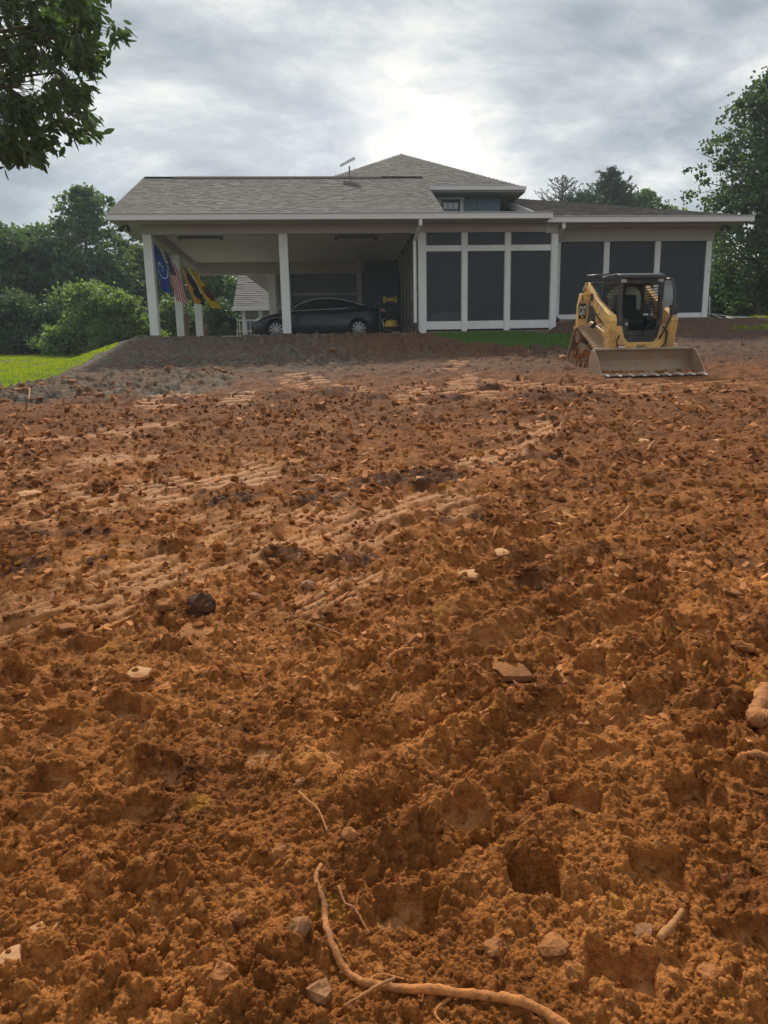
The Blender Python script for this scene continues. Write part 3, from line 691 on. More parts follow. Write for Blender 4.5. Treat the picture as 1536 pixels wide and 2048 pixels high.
H(B().box(6.995, 7.01, 22.15, 22.66, 2.4, 5.5), 'side_wall', 'greywall')
# porch interiors: floor, rear wall, divider, ceiling
H(B().box(3.1, 6.95, 22.19, 27.0, 2.502, 2.52), 'porch_floor', 'wood'); H(B().box(7.02, 12.16, 22.9, 27.0, 2.842, 2.86), 'porch_floor', 'wood')
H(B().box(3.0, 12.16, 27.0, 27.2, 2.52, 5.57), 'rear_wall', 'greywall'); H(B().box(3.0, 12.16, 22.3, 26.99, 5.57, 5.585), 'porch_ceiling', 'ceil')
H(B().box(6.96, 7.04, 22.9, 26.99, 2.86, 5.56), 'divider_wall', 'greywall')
# ---- side screen wall of the carport
for k, y in enumerate([22.35, 23.3, 24.3, 25.3, 26.3, 27.4, 28.5]):
    H(B().box(2.78, 2.90, y-.03, y+.03, 2.47, 5.57), 'stud', 'beige')
    if k < 6: H(B().box(2.845, 2.855, y+.032, [22.35,23.3,24.3,25.3,26.3,27.4,28.5][k+1]-.032, 2.6, 5.55), 'screen_pane', 'screen')
H(B().bar((2.76, 22.4, 3.62), (2.76, 24.6, 2.60), .05, .07), 'brace', 'beige'); H(B().bar((2.76, 22.4, 4.05), (2.76, 25.6, 2.62), .05, .07), 'brace', 'beige')
# ---- carport rear wall with doorway
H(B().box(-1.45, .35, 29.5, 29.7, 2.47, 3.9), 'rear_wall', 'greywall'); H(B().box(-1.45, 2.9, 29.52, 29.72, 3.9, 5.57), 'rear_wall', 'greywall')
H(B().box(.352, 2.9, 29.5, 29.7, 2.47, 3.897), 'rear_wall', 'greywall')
H(B().box(-1.44, 1.55, 29.3, 29.49, 5.12, 5.57), 'beam', 'trim')
H(B().box(-1.44, 1.25, 29.42, 29.50, 4.30, 4.40), 'wall_band', 'beige')
H(B().box(-.75, 1.05, 29.38, 29.49, 3.58, 3.72), 'door_head', 'beige'); H(B().box(-.75, -.62, 29.38, 29.49, 2.47, 3.577), 'door_jamb', 'beige'); H(B().box(.92, 1.05, 29.38, 29.49, 2.47, 3.577), 'door_jamb', 'beige')
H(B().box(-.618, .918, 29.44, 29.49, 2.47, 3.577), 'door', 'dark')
H(B().box(1.18, 1.36, 28.1, 28.3, 2.47, 5.57), 'inner_post', 'beige')
H(B().box(1.40, 2.77, 28.2, 29.45, 2.47, 5.12), 'closet_wall', 'greywall2')
H(B().cyl((1.85, 28.15, 3.35), (1.85, 28.15, 3.75), .03, 8), 'closet_handle', 'lamp')
H(B().box(-1.50, -1.36, 29.3, 29.48, 2.47, 5.57), 'porch_post', 'trim')
for x in (-1.95, -1.72): H(B().box(x-.05, x+.05, 29.48, 29.58, 2.47, 5.13), 'stud', 'beige')
H(B().box(-2.0, -1.52, 29.6, 29.65, 2.47, 5.13), 'screen_pane', 'screen')
# ---- roofs
def roof_solid(name, pts, th=.10, m='roofdeck'):
    pts = [Vector(p) for p in pts]; n = len(pts)
    mb = B(); mb.add([p for p in pts]+[p-Vector((0,0,th)) for p in pts], [tuple(range(n)), tuple(range(2*n-1, n-1, -1))]+[(i, i+n, (i+1) % n+n, (i+1) % n) for i in range(n)])
    return H(mb, name, m)
def shinglemat():
    m = bpy.data.materials.new('asphalt_shingle'); m.use_nodes = True; t = m.node_tree; b = t.nodes['Principled BSDF']; l = t.links.new
    a = t.nodes.new('ShaderNodeAttribute'); a.attribute_name = 'shade'; oi = t.nodes.new('ShaderNodeObjectInfo')
    ad = t.nodes.new('ShaderNodeMath'); ad.operation = 'ADD'; l(a.outputs['Fac'], ad.inputs[0]); l(oi.outputs['Random'], ad.inputs[1])
    fr = t.nodes.new('ShaderNodeMath'); fr.operation = 'FRACT'; l(ad.outputs[0], fr.inputs[0])
    r = t.nodes.new('ShaderNodeValToRGB'); r.color_ramp.elements[0].color = (.138,.123,.117,1); r.color_ramp.elements[1].color = (.186,.167,.159,1); l(fr.outputs[0], r.inputs[0])
    n = t.nodes.new('ShaderNodeTexNoise'); n.inputs['Scale'].default_value = 60; n.inputs['Detail'].default_value = 4
    g = t.nodes.new('ShaderNodeNewGeometry'); l(g.outputs['Position'], n.inputs['Vector'])
    mx = t.nodes.new('ShaderNodeMix'); mx.data_type = 'RGBA'; mx.blend_type = 'MULTIPLY'; mx.inputs[0].default_value = .6; l(r.outputs[0], mx.inputs[6]); l(n.outputs[1], mx.inputs[7])
    br = t.nodes.new('ShaderNodeBrightContrast'); br.inputs['Bright'].default_value = .03; l(mx.outputs[2], br.inputs[0]); l(br.outputs[0], b.inputs['Base Color']); b.inputs['Roughness'].default_value = .9
    b.inputs['Specular IOR Level'].default_value = .3
    return m
MT['roofdeck'] = mat('roof_deck_felt', (.09,.08,.075), 1, spec=.05); MT['shingle'] = shinglemat()
shared = {}
parts_left = [300]
def shingles(parent, P0, e, s, poly, n_parts, expo=.13, tw=(.11, .26), seed=1, inv=True):
    """lay shingle tabs on the plane P0 + a*e + b*s, inside the polygon (a, b)"""
    rr = random.Random(seed); P0 = Vector(P0); e = Vector(e).normalized(); s = Vector(s).normalized(); nrm = e.cross(s).normalized()
    if nrm.z < 0: nrm = -nrm
    bmax = max(p[1] for p in poly); V = []; Fc = []; SH = []; b = 0; made = 0
    while b < bmax-.02:
        bc = b+.05; xs = []
        for i in range(len(poly)):
            (a0, b0), (a1, b1) = poly[i], poly[(i+1) % len(poly)]
            if (b0 > bc) != (b1 > bc): xs.append(a0+(a1-a0)*(bc-b0)/(b1-b0))
        if len(xs) >= 2:
            lo, hi = min(xs), max(xs); a = lo - rr.uniform(0, .1); a = lo
            while a < hi-.02:
                w_ = min(rr.uniform(*tw), hi-a); thk = rr.choice((.010, .013, .016)); ex = expo+.02
                off = rr.choice((0, 0, -.018))
                c0 = P0+e*(a+.003)+s*(b+off); 
                pts = [c0+nrm*(thk+.006), c0+e*(w_-.006)+nrm*(thk+.006), c0+e*(w_-.006)+s*ex+nrm*.004, c0+s*ex+nrm*.004]
                low = [c0+nrm*.0005, c0+e*(w_-.006)+nrm*.0005]
                vs = pts+low; fs = [(0,1,2,3), (4,5,1,0), (4,0,3), (5,2,1)]
                if made < n_parts:
                    key = (round(w_, 1), thk)
                    if key not in shared:
                        W = max(.08, key[0])-.006
                        me = bpy.data.meshes.new('shingle'); me.from_pydata([(0,0,thk+.006),(W,0,thk+.006),(W,ex,.004),(0,ex,.004),(0,0,.0005),(W,0,.0005)], [], fs); me.materials.append(MT['shingle']); shared[key] = me
                    o = bpy.data.objects.new('shingle', shared[key]); COL.objects.link(o); o.parent = parent
                    mw = Matrix((( e.x, s.x, nrm.x, c0.x), (e.y, s.y, nrm.y, c0.y), (e.z, s.z, nrm.z, c0.z), (0,0,0,1)))
                    sc = (w_-.006)/(max(.08, key[0])-.006)
                    o.matrix_local = mw @ Matrix.Diagonal((sc, 1, 1, 1)); made += 1
                else:
                    k = len(V); V += [tuple(v) for v in vs]; Fc += [tuple(k+i for i in f) for f in fs]; SH += [rr.random()]*6
                a += w_
        b += expo
    me = bpy.data.meshes.new('shingles'); me.from_pydata(V, [], Fc); at_ = me.attributes.new('shade', 'FLOAT', 'POINT'); at_.data.foreach_set('value', SH)
    o = link('shingles', me, MT['shingle'], parent); o['kind'] = 'stuff'
# carport gable roof
SL = math.hypot(4.7, 2.05); ez, rz_ = 5.73, 7.78
R1 = roof_solid('carport_roof', [(-5.92,21.2,ez),(3.42,21.2,ez),(3.42,25.9,rz_),(-5.92,25.9,rz_)])
R1b = roof_solid('carport_roof_rear', [(-5.92,30.6,ez),(-5.92,25.905,rz_),(3.42,25.905,rz_),(3.42,30.6,ez)])
shingles(R1, (-5.93,21.19,ez), (1,0,0), (0,4.7,2.05), [(0,0),(9.36,0),(9.36,SL),(0,SL)], 300, seed=3)
shingles(R1b, (-5.93,30.61,ez), (1,0,0), (0,-4.7,2.05), [(0,0),(9.36,0),(9.36,SL),(0,SL)], 0, expo=.3, seed=4)
rv = H(B().add([(-4.9,25.7,7.745),(2.0,25.7,7.745),(2.0,25.9,7.84),(-4.9,25.9,7.84),(2.0,26.1,7.745),(-4.9,26.1,7.745)], [(0,1,2,3),(3,2,4,5),(0,3,5),(1,4,2),(0,5,4,1)]), 'ridge_vent', 'roofdeck')
H(B().add([(-5.9,25.78,7.80),(-4.9,25.78,7.80),(-4.9,25.9,7.825),(-5.9,25.9,7.825),(-4.9,26.02,7.80),(-5.9,26.02,7.80)], [(0,1,2,3),(3,2,4,5)]), 'ridge_cap', 'roofdeck')
H(B().add([(2.0,25.78,7.80),(3.42,25.78,7.80),(3.42,25.9,7.825),(2.0,25.9,7.825),(3.42,26.02,7.80),(2.0,26.02,7.80)], [(0,1,2,3),(3,2,4,5)]), 'ridge_cap', 'roofdeck')
H(B().add([(-5.86,21.4,5.6),(-5.86,30.4,5.6),(-5.86,25.9,7.65)], [(0,1,2)]).add([(-5.84,21.4,5.6),(-5.84,30.4,5.6),(-5.84,25.9,7.65)], [(2,1,0)]), 'gable_wall', 'greywall')
# low roof over the tall porch
roof_solid('porch_roof', [(3.42,21.2,5.73),(6.56,21.2,5.73),(6.56,26,5.95),(3.42,26,5.95)])
# upper hip roof over the second storey
ux0, ux1, uy0, w_ = -.75, 6.75, 25.0, 3.75; uz, ua = 7.27, 9.31
U1 = roof_solid('upper_roof', [(ux0,uy0,uz),(ux1,uy0,uz),(ux1-w_,uy0+w_,ua)], .06)
roof_solid('upper_roof_side', [(ux1,uy0,uz),(ux1,uy0+2*w_,uz),(ux1-w_,uy0+w_,ua)], .06); roof_solid('upper_roof_side', [(ux0,uy0+2*w_,uz),(ux0,uy0,uz),(ux1-w_,uy0+w_,ua)], .06)
roof_solid('upper_roof_side', [(ux1,uy0+2*w_,uz),(ux0,uy0+2*w_,uz),(ux1-w_,uy0+w_,ua)], .06)
us = math.hypot(w_, ua-uz); shingles(U1, (ux0,uy0-.01,uz), (1,0,0), (0,w_,ua-uz), [(0,0),(7.5,0),(3.75,us)], 0, seed=7)
H(B().box(3.2, ux1, uy0-.02, uy0+.02, uz-.15, uz+.02), 'upper_fascia', 'trim'); H(B().box(3.2, ux1+.02, uy0-.12, uy0-.022, uz-.10, uz+.01), 'upper_gutter', 'gutter')
H(B().box(ux1-.02, ux1+.02, uy0+.02, uy0+7.4, uz-.15, uz+.02), 'upper_fascia', 'trim')
H(B().box(3.2, ux1-.02, uy0+.02, 25.75, uz-.10, uz-.085), 'upper_soffit', 'soffit'); H(B().box(6.1, ux1-.022, 25.8, 32.4, uz-.10, uz-.085), 'upper_soffit', 'soffit')
H(B().box(-.1, 6.1, 25.8, 32.0, 5.6, uz-.02), 'upper_wall', 'blue')
H(B().box(3.3, 6.1, 25.76, 25.797, uz-.13, uz-.102), 'frieze_board', 'blue')
for k in range(9): H(B().box(3.45+.31*k, 3.45+.31*k+.03, 25.775, 25.797, 5.7, uz-.135), 'siding_batten', 'blue') if not 3.88 < 3.45+.31*k < 4.86 else None
wn = H(B().box(3.93, 4.04, 25.73, 25.797, 5.8, 7.055), 'window', 'white'); 
for b_, nm in ((B().box(4.70,4.81,25.73,25.797,5.8,7.055), 'frame'), (B().box(3.89,4.85,25.72,25.797,7.058,7.13), 'frame'), (B().box(4.043,4.11,25.75,25.79,5.8,7.055), 'sash'), (B().box(4.63,4.697,25.75,25.79,5.8,7.055), 'sash'),
               (B().box(4.113,4.627,25.752,25.79,6.98,7.055), 'sash'), (B().box(4.113,4.627,25.752,25.79,6.70,6.75), 'sash'), (B().box(4.27,4.29,25.754,25.79,6.753,6.977), 'muntin'), (B().box(4.45,4.47,25.754,25.79,6.753,6.977), 'muntin')):
    sub(b_, nm, 'white' if nm == 'frame' else 'greywall2', wn)
MT['paneglass'] = mat('window_glass', (.16,.24,.33), .08, spec=.9); sub(B().box(4.111,4.629,25.77,25.796,5.8,7.0), 'pane', 'paneglass', wn)
# wing roof, hipped at the right end
wy0, wz, wx0, wx1 = 21.78, 5.715, 6.52, 12.90; wh = 6.38; wp = 7.65
W1 = roof_solid('wing_roof', [(wx0,wy0,wz),(wx1,wy0,wz),(wx1-wh,wy0+wh,wp)], .07)
roof_solid('wing_roof_side', [(wx1,wy0,wz),(wx1,wy0+2*wh,wz),(wx1-wh,wy0+wh,wp)], .07); roof_solid('wing_roof_rear', [(wx1,wy0+2*wh,wz),(wx0,wy0+2*wh,wz),(wx0,wy0+wh,wp)], .07)
ws = math.hypot(wh, wp-wz); shingles(W1, (wx0,wy0-.01,wz), (1,0,0), (0,wh,wp-wz), [(0,0),(wh,0),(0.02,ws)], 0, seed=9)
H(B().bar((wx0-.02, wy0+.02, wz-.07), (wx0-.02, wy0+wh, wp-.07), .04, .20), 'rake_board', 'gutter'); H(B().bar((wx0-.02, wy0+2*wh, wz-.07), (wx0-.02, wy0+wh+.02, wp-.07), .04, .20), 'rake_board', 'trim')
H(B().add([(wx0+.12,wy0+.8,5.7),(wx0+.12,wy0+2*wh-.8,5.7),(wx0+.12,wy0+wh,wp-.12),(wx0+.14,wy0+.8,5.7),(wx0+.14,wy0+2*wh-.8,5.7),(wx0+.14,wy0+wh,wp-.12)], [(0,2,1),(3,4,5)]), 'gable_wall', 'greywall')
for k in range(14): 
    yy = wy0+1.2+.36*k; H(B().box(wx0+.09, wx0+.118, yy, yy+.05, 5.7, 5.6+(yy-wy0)*(wp-wz)/wh-.05), 'siding_batten', 'greywall2')
# rear wing gable seen under the carport
H(B().add([(-3.55,30.9,5.5),(-1.9,30.9,5.5),(-1.9,30.9,4.2),(-3.55,31,5.5),(-1.9,31,5.5),(-1.9,31,4.2)], [(0,1,2),(3,5,4),(0,2,5,3)]), 'rear_soffit', 'trim')
# ------------------------------------------------------------------ outbuilding behind, railing
ob = empty('garden_building', (-2.5, 36.5, 2.4), label='small white building with grey shingled roof seen through the carport', cat='building')
def O(mb, nm, m, parent=ob, **k):
    o = mb.build(nm, MT[m], parent, **k)
    if parent is ob: o.matrix_parent_inverse = Matrix.Translation((2.5, -36.5, -2.4))
    return o
rf = O(B().add([(-4.45,35.6,4.38),(-1.2,35.6,4.38),(-1.2,39.8,7.0),(-4.47,39.8,7.0),(-4.45,35.6,4.28),(-1.2,35.6,4.28),(-1.2,39.8,6.9),(-4.47,39.8,6.9)], [(0,1,2,3),(7,6,5,4),(0,4,5,1),(1,5,6,2),(3,7,4,0),(2,6,7,3)]), 'roof', 'roofdeck')
shingles(rf, (-4.45,35.59,4.385), (1,0,0), (0,4.2,2.62), [(0,0),(3.25,0),(3.25,4.9),(0,4.9)], 120, expo=.2, tw=(.3,.6), seed=12)
O(B().box(-4.5, -1.2, 35.45, 35.58, 4.22, 4.40), 'gutter', 'gutter'); O(B().box(-4.1, -1.2, 36.3, 36.45, 2.4, 4.2), 'wall', 'beige')
for x in (-4.0, -3.2, -2.5): O(B().box(x-.08, x+.08, 35.8, 35.95, 2.4, 4.21), 'post', 'white')
O(B().box(-3.9, -3.45, 36.2, 36.29, 2.4, 3.7), 'arched_door', 'greywall'); O(B().prism([(-3.675+.225*math.cos(a*math.pi/8), 3.7+.25*math.sin(a*math.pi/8)) for a in range(9)], 'y', 36.2, 36.29), 'door_arch', 'greywall')
wno = O(B().box(-3.2, -2.3, 36.22, 36.29, 2.9, 3.9), 'window', 'trim'); sub(B().box(-3.12, -2.38, 36.19, 36.215, 2.98, 3.82), 'pane', 'paneglass', wno)
rl = empty('railing', (-3.2, 31.4, 2.45), label='white railing behind the carport, left of the parked car', cat='railing')
for x in (-3.85, -2.9, -1.6): B().box(x+3.2-.06, x+3.2+.06, -.06, .06, 0, 1.15).build('post', MT['white'], rl)
B().box(-.65, 1.6, -.04, .04, 1.04, 1.10).build('top_rail', MT['white'], rl); B().box(-.65, 1.6, -.03, .03, .60, .65).build('mid_rail', MT['white'], rl); B().box(-.65, 1.6, -.03, .03, .1, .15).build('bottom_rail', MT['white'], rl)
bal = B().box(-.015, .015, -.015, .015, .15, 1.04).build('baluster', MT['white'], rl); bal.location = (-.5, 0, 0)
for k in range(1, 14):
    c = bal.copy(); COL.objects.link(c); c.location = (-.5+.15*k, 0, 0)
c = None
# tangle of dark cord hanging on the railing end
mb = B(); rr = random.Random(5)
for k in range(26):
    x = rr.uniform(-.16, .2); yq = rr.uniform(-.09, .09); top = rr.uniform(1.06, 1.18); dn = rr.uniform(.1, .9)
    mb.tube([(x*.6, yq, top), (x*.9+rr.uniform(-.04,.04), yq-.05, (top+dn)/2+.1), (x+rr.uniform(-.05,.05), yq, dn)], rr.uniform(.012,.03), 5)
ck = mb.build('hanging_net', MT['rope'], None, smooth=True); ck.location = (-3.92, 30.9, 2.47); tag(ck, 'bundle of dark netting draped over the left end of the white railing', 'netting')
# ------------------------------------------------------------------ ceiling lights, floodlights, dish
lt = empty('ceiling_light', (-3.78, 23.35, 5.57), label='long fluorescent fixture on the carport ceiling, nearer the flags', cat='light', group='long fixtures on the carport ceiling')
B().hexa([(-.62,-.10,-.10),(.62,-.10,-.10),(.62,.10,-.10),(-.62,.10,-.10)], [(-.62,-.14,0),(.62,-.14,0),(.62,.14,0),(-.62,.14,0)]).build('housing', MT['greywall2'], lt)
B().box(-.56, .56, -.075, .075, -.112, -.102).build('diffuser', MT['lamp'], lt); B().box(-.67, -.622, -.13, .13, -.1, 0).build('end_cap', MT['greywall'], lt); B().box(.622, .67, -.13, .13, -.1, 0).build('end_cap', MT['greywall'], lt)
lt.scale = (1, 1.5, 1.5)
l2 = copy_tree(lt); l2.location = (1.0, 23.5, 5.57); l2['label'] = 'long fluorescent fixture on the carport ceiling, above the parked car'
def flood(x, y, z, lab, s=1):
    f = empty('floodlight', (x, y, z), label=lab, cat='floodlight', group='floodlights under the eaves')
    B().cyl((0,0,0), (0,0,-.05), .06, 10).build('base', MT['lamp'], f)
    B().tube([(-.02,0,-.05), (-.09*s,-.05,-.12), (-.14*s,-.10,-.2)], [.035,.05,.06], 10).build('lamp_head', MT['black'], f, smooth=True)
    B().tube([(.02,0,-.05), (.07,-.05,-.12), (.10,-.10,-.2)], [.035,.05,.06], 10).build('lamp_head', MT['black'], f, smooth=True)
flood(-5.57, 21.75, 5.588, 'twin-headed floodlight under the left corner of the eave'); flood(12.25, 22.2, 5.588, 'twin-headed floodlight under the right corner of the eave')
ds = empty('satellite_dish', (.93, 25.85, 7.80), label='flat rectangular dish panel tilted on a short mast on the roof ridge', cat='dish')
B().cyl((0,0,-.1), (0,0,.34), .024, 8).build('mast', MT['greywall'], ds)
B().hexa([(-.29,-.2,.28),(.20,-.2,.52),(.20,.2,.60),(-.29,.2,.36)], [(-.32,-.2,.34),(.17,-.2,.59),(.17,.2,.67),(-.32,.2,.42)]).build('panel', MT['dish'], ds)
# ------------------------------------------------------------------ flags
def flagmat():
    m = bpy.data.materials.new('flag_cloth'); m.use_nodes = True; t = m.node_tree; b = t.nodes['Principled BSDF']; o = t.nodes['Material Output']
    a = t.nodes.new('ShaderNodeAttribute'); a.attribute_name = 'print'; b.inputs['Roughness'].default_value = .7; t.links.new(a.outputs['Color'], b.inputs['Base Color'])
    tr = t.nodes.new('ShaderNodeBsdfTranslucent'); t.links.new(a.outputs['Color'], tr.inputs[0]); mx = t.nodes.new('ShaderNodeMixShader'); mx.inputs[0].default_value = .5
    t.links.new(b.outputs[0], mx.inputs[1]); t.links.new(tr.outputs[0], mx.inputs[2]); t.links.new(mx.outputs[0], o.inputs[0]); return m
MT['flag'] = flagmat()
def lerp_poly(P, t):
    k = min(int(t*(len(P)-1)), len(P)-2); f = t*(len(P)-1)-k; return P[k][0]*(1-f)+P[k+1][0]*f, P[k][1]*(1-f)+P[k+1][1]*f
def flag(Lp, Rp, Y, colf, lab, pole, nu=44, nv=90):
    V = []; C_ = []
    for j in range(nv+1):
        v = j/nv; a = lerp_poly(Lp, v); b = lerp_poly(Rp, v)
        for i in range(nu+1):
            u = i/nu; px = a[0]*(1-u)+b[0]*u; py = a[1]*(1-u)+b[1]*u
            p = at(px, py, Y); p.y += .07*math.sin(u*7+v*2.5)+.35*u*(.4+.6*v); p.x += .02*math.sin(v*9+u*5)*v; p.z += 0
            V.append(p); C_.append(tuple(colf(u, v))+(1,))
    o0 = V[0].copy(); F = [(j*(nu+1)+i, j*(nu+1)+i+1, (j+1)*(nu+1)+i+1, (j+1)*(nu+1)+i) for j in range(nv) for i in range(nu)]
    f = empty('flag', o0, label=lab, cat='flag', group='flags hanging beside the left carport posts')
    me = npmesh('cloth', np.array([tuple(v-o0) for v in V]), np.array(F), {'print': np.array(C_)}, smooth=True); link('cloth', me, MT['flag'], f)
    p1 = at(pole[0][0], pole[0][1], Y); p2 = at(pole[1][0], pole[1][1], Y); p2.y += .3
    B().tube([p1-o0, p2-o0], .013, 7).build('pole', MT['beige'], f); B().cyl(p1-o0+Vector((-.05,0,-.02)), p1-o0+Vector((.02,0,.01)), .03, 8).build('bracket', MT['lamp'], f)
def cf1(u, v):
    c = (.015,.06,.28)
    q = math.hypot((u-.55)/.42, (v-.52)/.17)
    if .82 < q < .97 and not (u > .6 and v < .5): c = (.5,.6,.75)
    if .36 < v < .44 and abs(u-.2-(v-.36)*6) < .07: c = (.5,.6,.75)
    if math.hypot((u-.6)/.25, (v-.5)/.1) < .6 and int(v*60+u*9) % 3 == 0: c = (.25,.35,.6)
    return c
def cf2(u, v):
    if v < .44 and u < .62:
        s = (int(u*12)+int(v*26)) % 2 == 0 and abs((u*12) % 1-.5) < .25 and abs((v*26) % 1-.5) < .25
        return (.5,.5,.52) if s else (.012,.018,.07)
    return (.42,.02,.03) if int(u*13) % 2 == 0 else (.62,.60,.58)
def cf3(u, v):
    e_ = .62+.14*math.sin(v*17)+.08*math.sin(v*7+1)
    if v < .12: return (.25,.22,.10)
    return (.018,.02,.045) if u > e_ - .35*(1-v) else (.60,.30,.03)
def cf4(u, v):
    if .35 < v < .72 and u > .62-.3*math.sin((v-.35)/.37*3.14): return (.13,.03,.025)
    return (.66,.44,.02)
flag([(303,484),(309,520),(319,560),(322,582)], [(314,492),(326,522),(335,552),(337,584)], 22.5, cf1, 'dark blue flag with pale emblem hanging just right of the front left post', ((302,479),(318,492)))
flag([(327,500),(336,535),(345,575),(351,601)], [(339,512),(354,542),(366,578),(371,606)], 23.5, cf2, 'red and white striped flag with dark canton hanging between the two nearer left posts', ((318,490),(345,516)))
flag([(360,526),(370,560),(382,590),(388,607)], [(373,538),(391,568),(401,592),(407,608)], 25.4, cf3, 'orange and black flag hanging left of the plain yellow one', ((359,520),(376,540)))
flag([(376,534),(392,565),(410,598),(423,616)], [(391,545),(410,572),(428,598),(439,615)], 26.2, cf4, 'yellow flag with a maroon patch, farthest right of the four', ((374,530),(394,548)))
# boards hanging on the two rear posts
for x, y, z0, z1, lab in ((-4.83, 25.74, 2.5, 3.85, 'brown wooden paddle leaning on the middle left post'), (-4.80, 29.42, 2.5, 3.55, 'brown wooden paddle leaning on the rearmost left post')):
    p = empty('wooden_paddle', (x, y, z0), label=lab, cat='paddle')
    B().box(-.075, .075, -.02, .02, 0, (z1-z0)*.66).build('blade', MT['wood'], p, bevel=.01); B().cyl((0,0,(z1-z0)*.66), (0,0,z1-z0), .025, 7).build('handle', MT['wood'], p)
# ------------------------------------------------------------------ tools at the right of the carport
tb = empty('tool_case', (2.15, 24.9, 3.60), label='yellow and black tool case on the shelf by the carport side wall', cat='tool case')
B().box(-.17, .17, -.12, .12, 0, .19).build('body', MT['black'], tb, bevel=.02)
for x in (-.19, .19): B().box(x-.035, x+.035, -.13, .13, -.01, .20).build('corner_guard', MT['yplast'], tb, bevel=.01)
B().box(-.12, .12, -.135, -.121, .05, .14).build('front_panel', MT['yplast'], tb); B().tube([(-.1,0,.19),(-.1,0,.25),(.1,0,.25),(.1,0,.19)], .015, 6).build('handle', MT['black'], tb)
sh = empty('shelf', (2.15, 24.9, 2.47), label='dark metal shelf under the yellow tool case', cat='shelf')
B().box(-.38, .38, -.2, .2, 1.09, 1.12).build('board', MT['greywall2'], sh)
for x in (-.36, .36):
    for y in (-.18, .18): B().box(x-.015, x+.015, y-.015, y+.015, 0, 1.09).build('leg', MT['greywall2'], sh)
cp = empty('air_compressor', (2.15, 24.55, 2.48), label='yellow portable air compressor on the carport floor beside the side wall', cat='compressor')
B().tube([(-.28,0,.2),(-.24,0,.2),(.24,0,.2),(.28,0,.2)], [.07,.13,.13,.07], 16).build('tank', MT['black'], cp, smooth=True)
B().tube([(0,-.02,.3),(0,-.02,.36),(0,-.02,.50),(0,-.02,.55)], [.22,.24,.19,.06], 14).build('motor_cover', MT['yplast'], cp, smooth=True)
for x in (-.2, .2): B().cyl((x,-.12,.07), (x,.12,.07), .07, 12).build('wheel', MT['rubber'], cp)
B().tube([(-.25,0,.3),(-.30,0,.55),(-.2,0,.58)], .015, 6).build('handle', MT['chrome'], cp); B().box(.0, .25, -.2, -.1, .02, .14).build('base_tray', MT['lamp'], cp)
# pale folded cover behind the first screen
mb = B(); mb.prism([(3.15,.02),(3.18,.22),(3.5,.30),(4.0,.31),(4.15,.26),(4.2,.05),(3.9,0)], 'y', 22.45, 22.75)
cv = mb.build('folded_sheet', mat('pale_blue_sheet', (.55,.66,.75), .6), None, bevel=.03); cv.location = (0, 0, 2.78); tag(cv, 'pale blue folded sheet on the porch floor behind the lower left screen', 'sheet')
# ------------------------------------------------------------------ parked car (front at -x)
car = empty('parked_car', (-2.62, 26.45, 2.47), label='dark blue four-door fastback parked across the carport', cat='car')
def interp(tab, x): return float(np.interp(x, [t[0] for t in tab], [t[1] for t in tab]))
TOPZ = [(0,.60),(.06,.66),(.2,.735),(.6,.86),(1.0,.93),(1.4,.99),(1.8,1.00),(3.8,1.04),(4.2,1.09),(4.5,1.07),(4.62,1.02),(4.69,.90)]
HALF = [(0,.55),(.12,.74),(.35,.86),(.8,.915),(2.3,.925),(3.9,.915),(4.4,.85),(4.62,.74),(4.69,.64)]
WX = (.85, 3.72); WR = .335
xs = sorted(set([0,.03,.06,.12,.2,.35] + [round(.35+.0675*k, 4) for k in range(62)] + [4.62,4.66,4.69])); xs = [x for x in xs if x <= 4.69]
V = []; F = []; nr_ = 15
for x in xs:
    hw = interp(HALF, x); tz = interp(TOPZ, x); zb = .20 if .15 < x < 4.55 else .26
    for wx in WX:
        if abs(x-wx) < .385: zb = max(zb, .335+math.sqrt(.385**2-(x-wx)**2))
    ring = []
    for k in range(nr_):
        t = k/(nr_-1)
        if t < .62:
            s = t/.62; z = zb+(tz*.86-zb)*s; y = hw*(.955+.045*math.sin(math.pi*min(1, (z-.15)/.72)))
        else:
            s = (t-.62)/.38; a = s*math.pi/2; z = tz*.86+(tz-tz*.86)*math.sin(a)+.02*s; y = hw*(.955+.045*math.sin(math.pi*min(1,(tz*.86-.15)/.72)))*(math.cos(a)**.55 if s < 1 else 0)
        ring.append((x, -y, z))
    V += ring + [(p[0], -p[1], p[2]) for p in ring[::-1]]
m2 = nr_*2
for i in range(len(xs)-1):
    for k in range(m2-1): F.append((i*m2+k, (i+1)*m2+k, (i+1)*m2+k+1, i*m2+k+1))
F += [tuple(range(m2)), tuple(range(len(V)-1, len(V)-m2-1, -1))]
mb = B(); mb.v = V; mb.f = F; body = mb.build('body', MT['carpaint'], car, smooth=True)
bm = bmesh.new(); bm.from_mesh(body.data); bmesh.ops.remove_doubles(bm, verts=bm.verts, dist=.0008); bm.to_mesh(body.data); bm.free()
ROOF = [(1.18,.96),(1.5,1.14),(1.8,1.29),(2.1,1.385),(2.45,1.435),(2.8,1.435),(3.2,1.375),(3.6,1.27),(3.9,1.17),(4.15,1.09)]
V = []; F = []; gx = [1.18+.099*k for k in range(31)]
for x in gx:
    z1 = interp(ROOF, x); z0 = min(.93, z1-.02); 
    for k in range(9):
        t = k/8; z = z0+(z1-z0)*math.sin(t*math.pi/2); y = (.84-.26*min(1, (z-.93)/.5))*(1 if t < .8 else (1-t)/.2*.999+.001)
        V.append((x, -y, z))
    for k in range(8, -1, -1): q = V[-1-(8-k)*2] if False else V[len(V)-9+0-(8-k)] if False else None
    ring = V[-9:]; V += [(p[0], -p[1], p[2]) for p in ring[::-1]]
for i in range(len(gx)-1):
    for k in range(17): F.append((i*18+k, (i+1)*18+k, (i+1)*18+k+1, i*18+k+1))
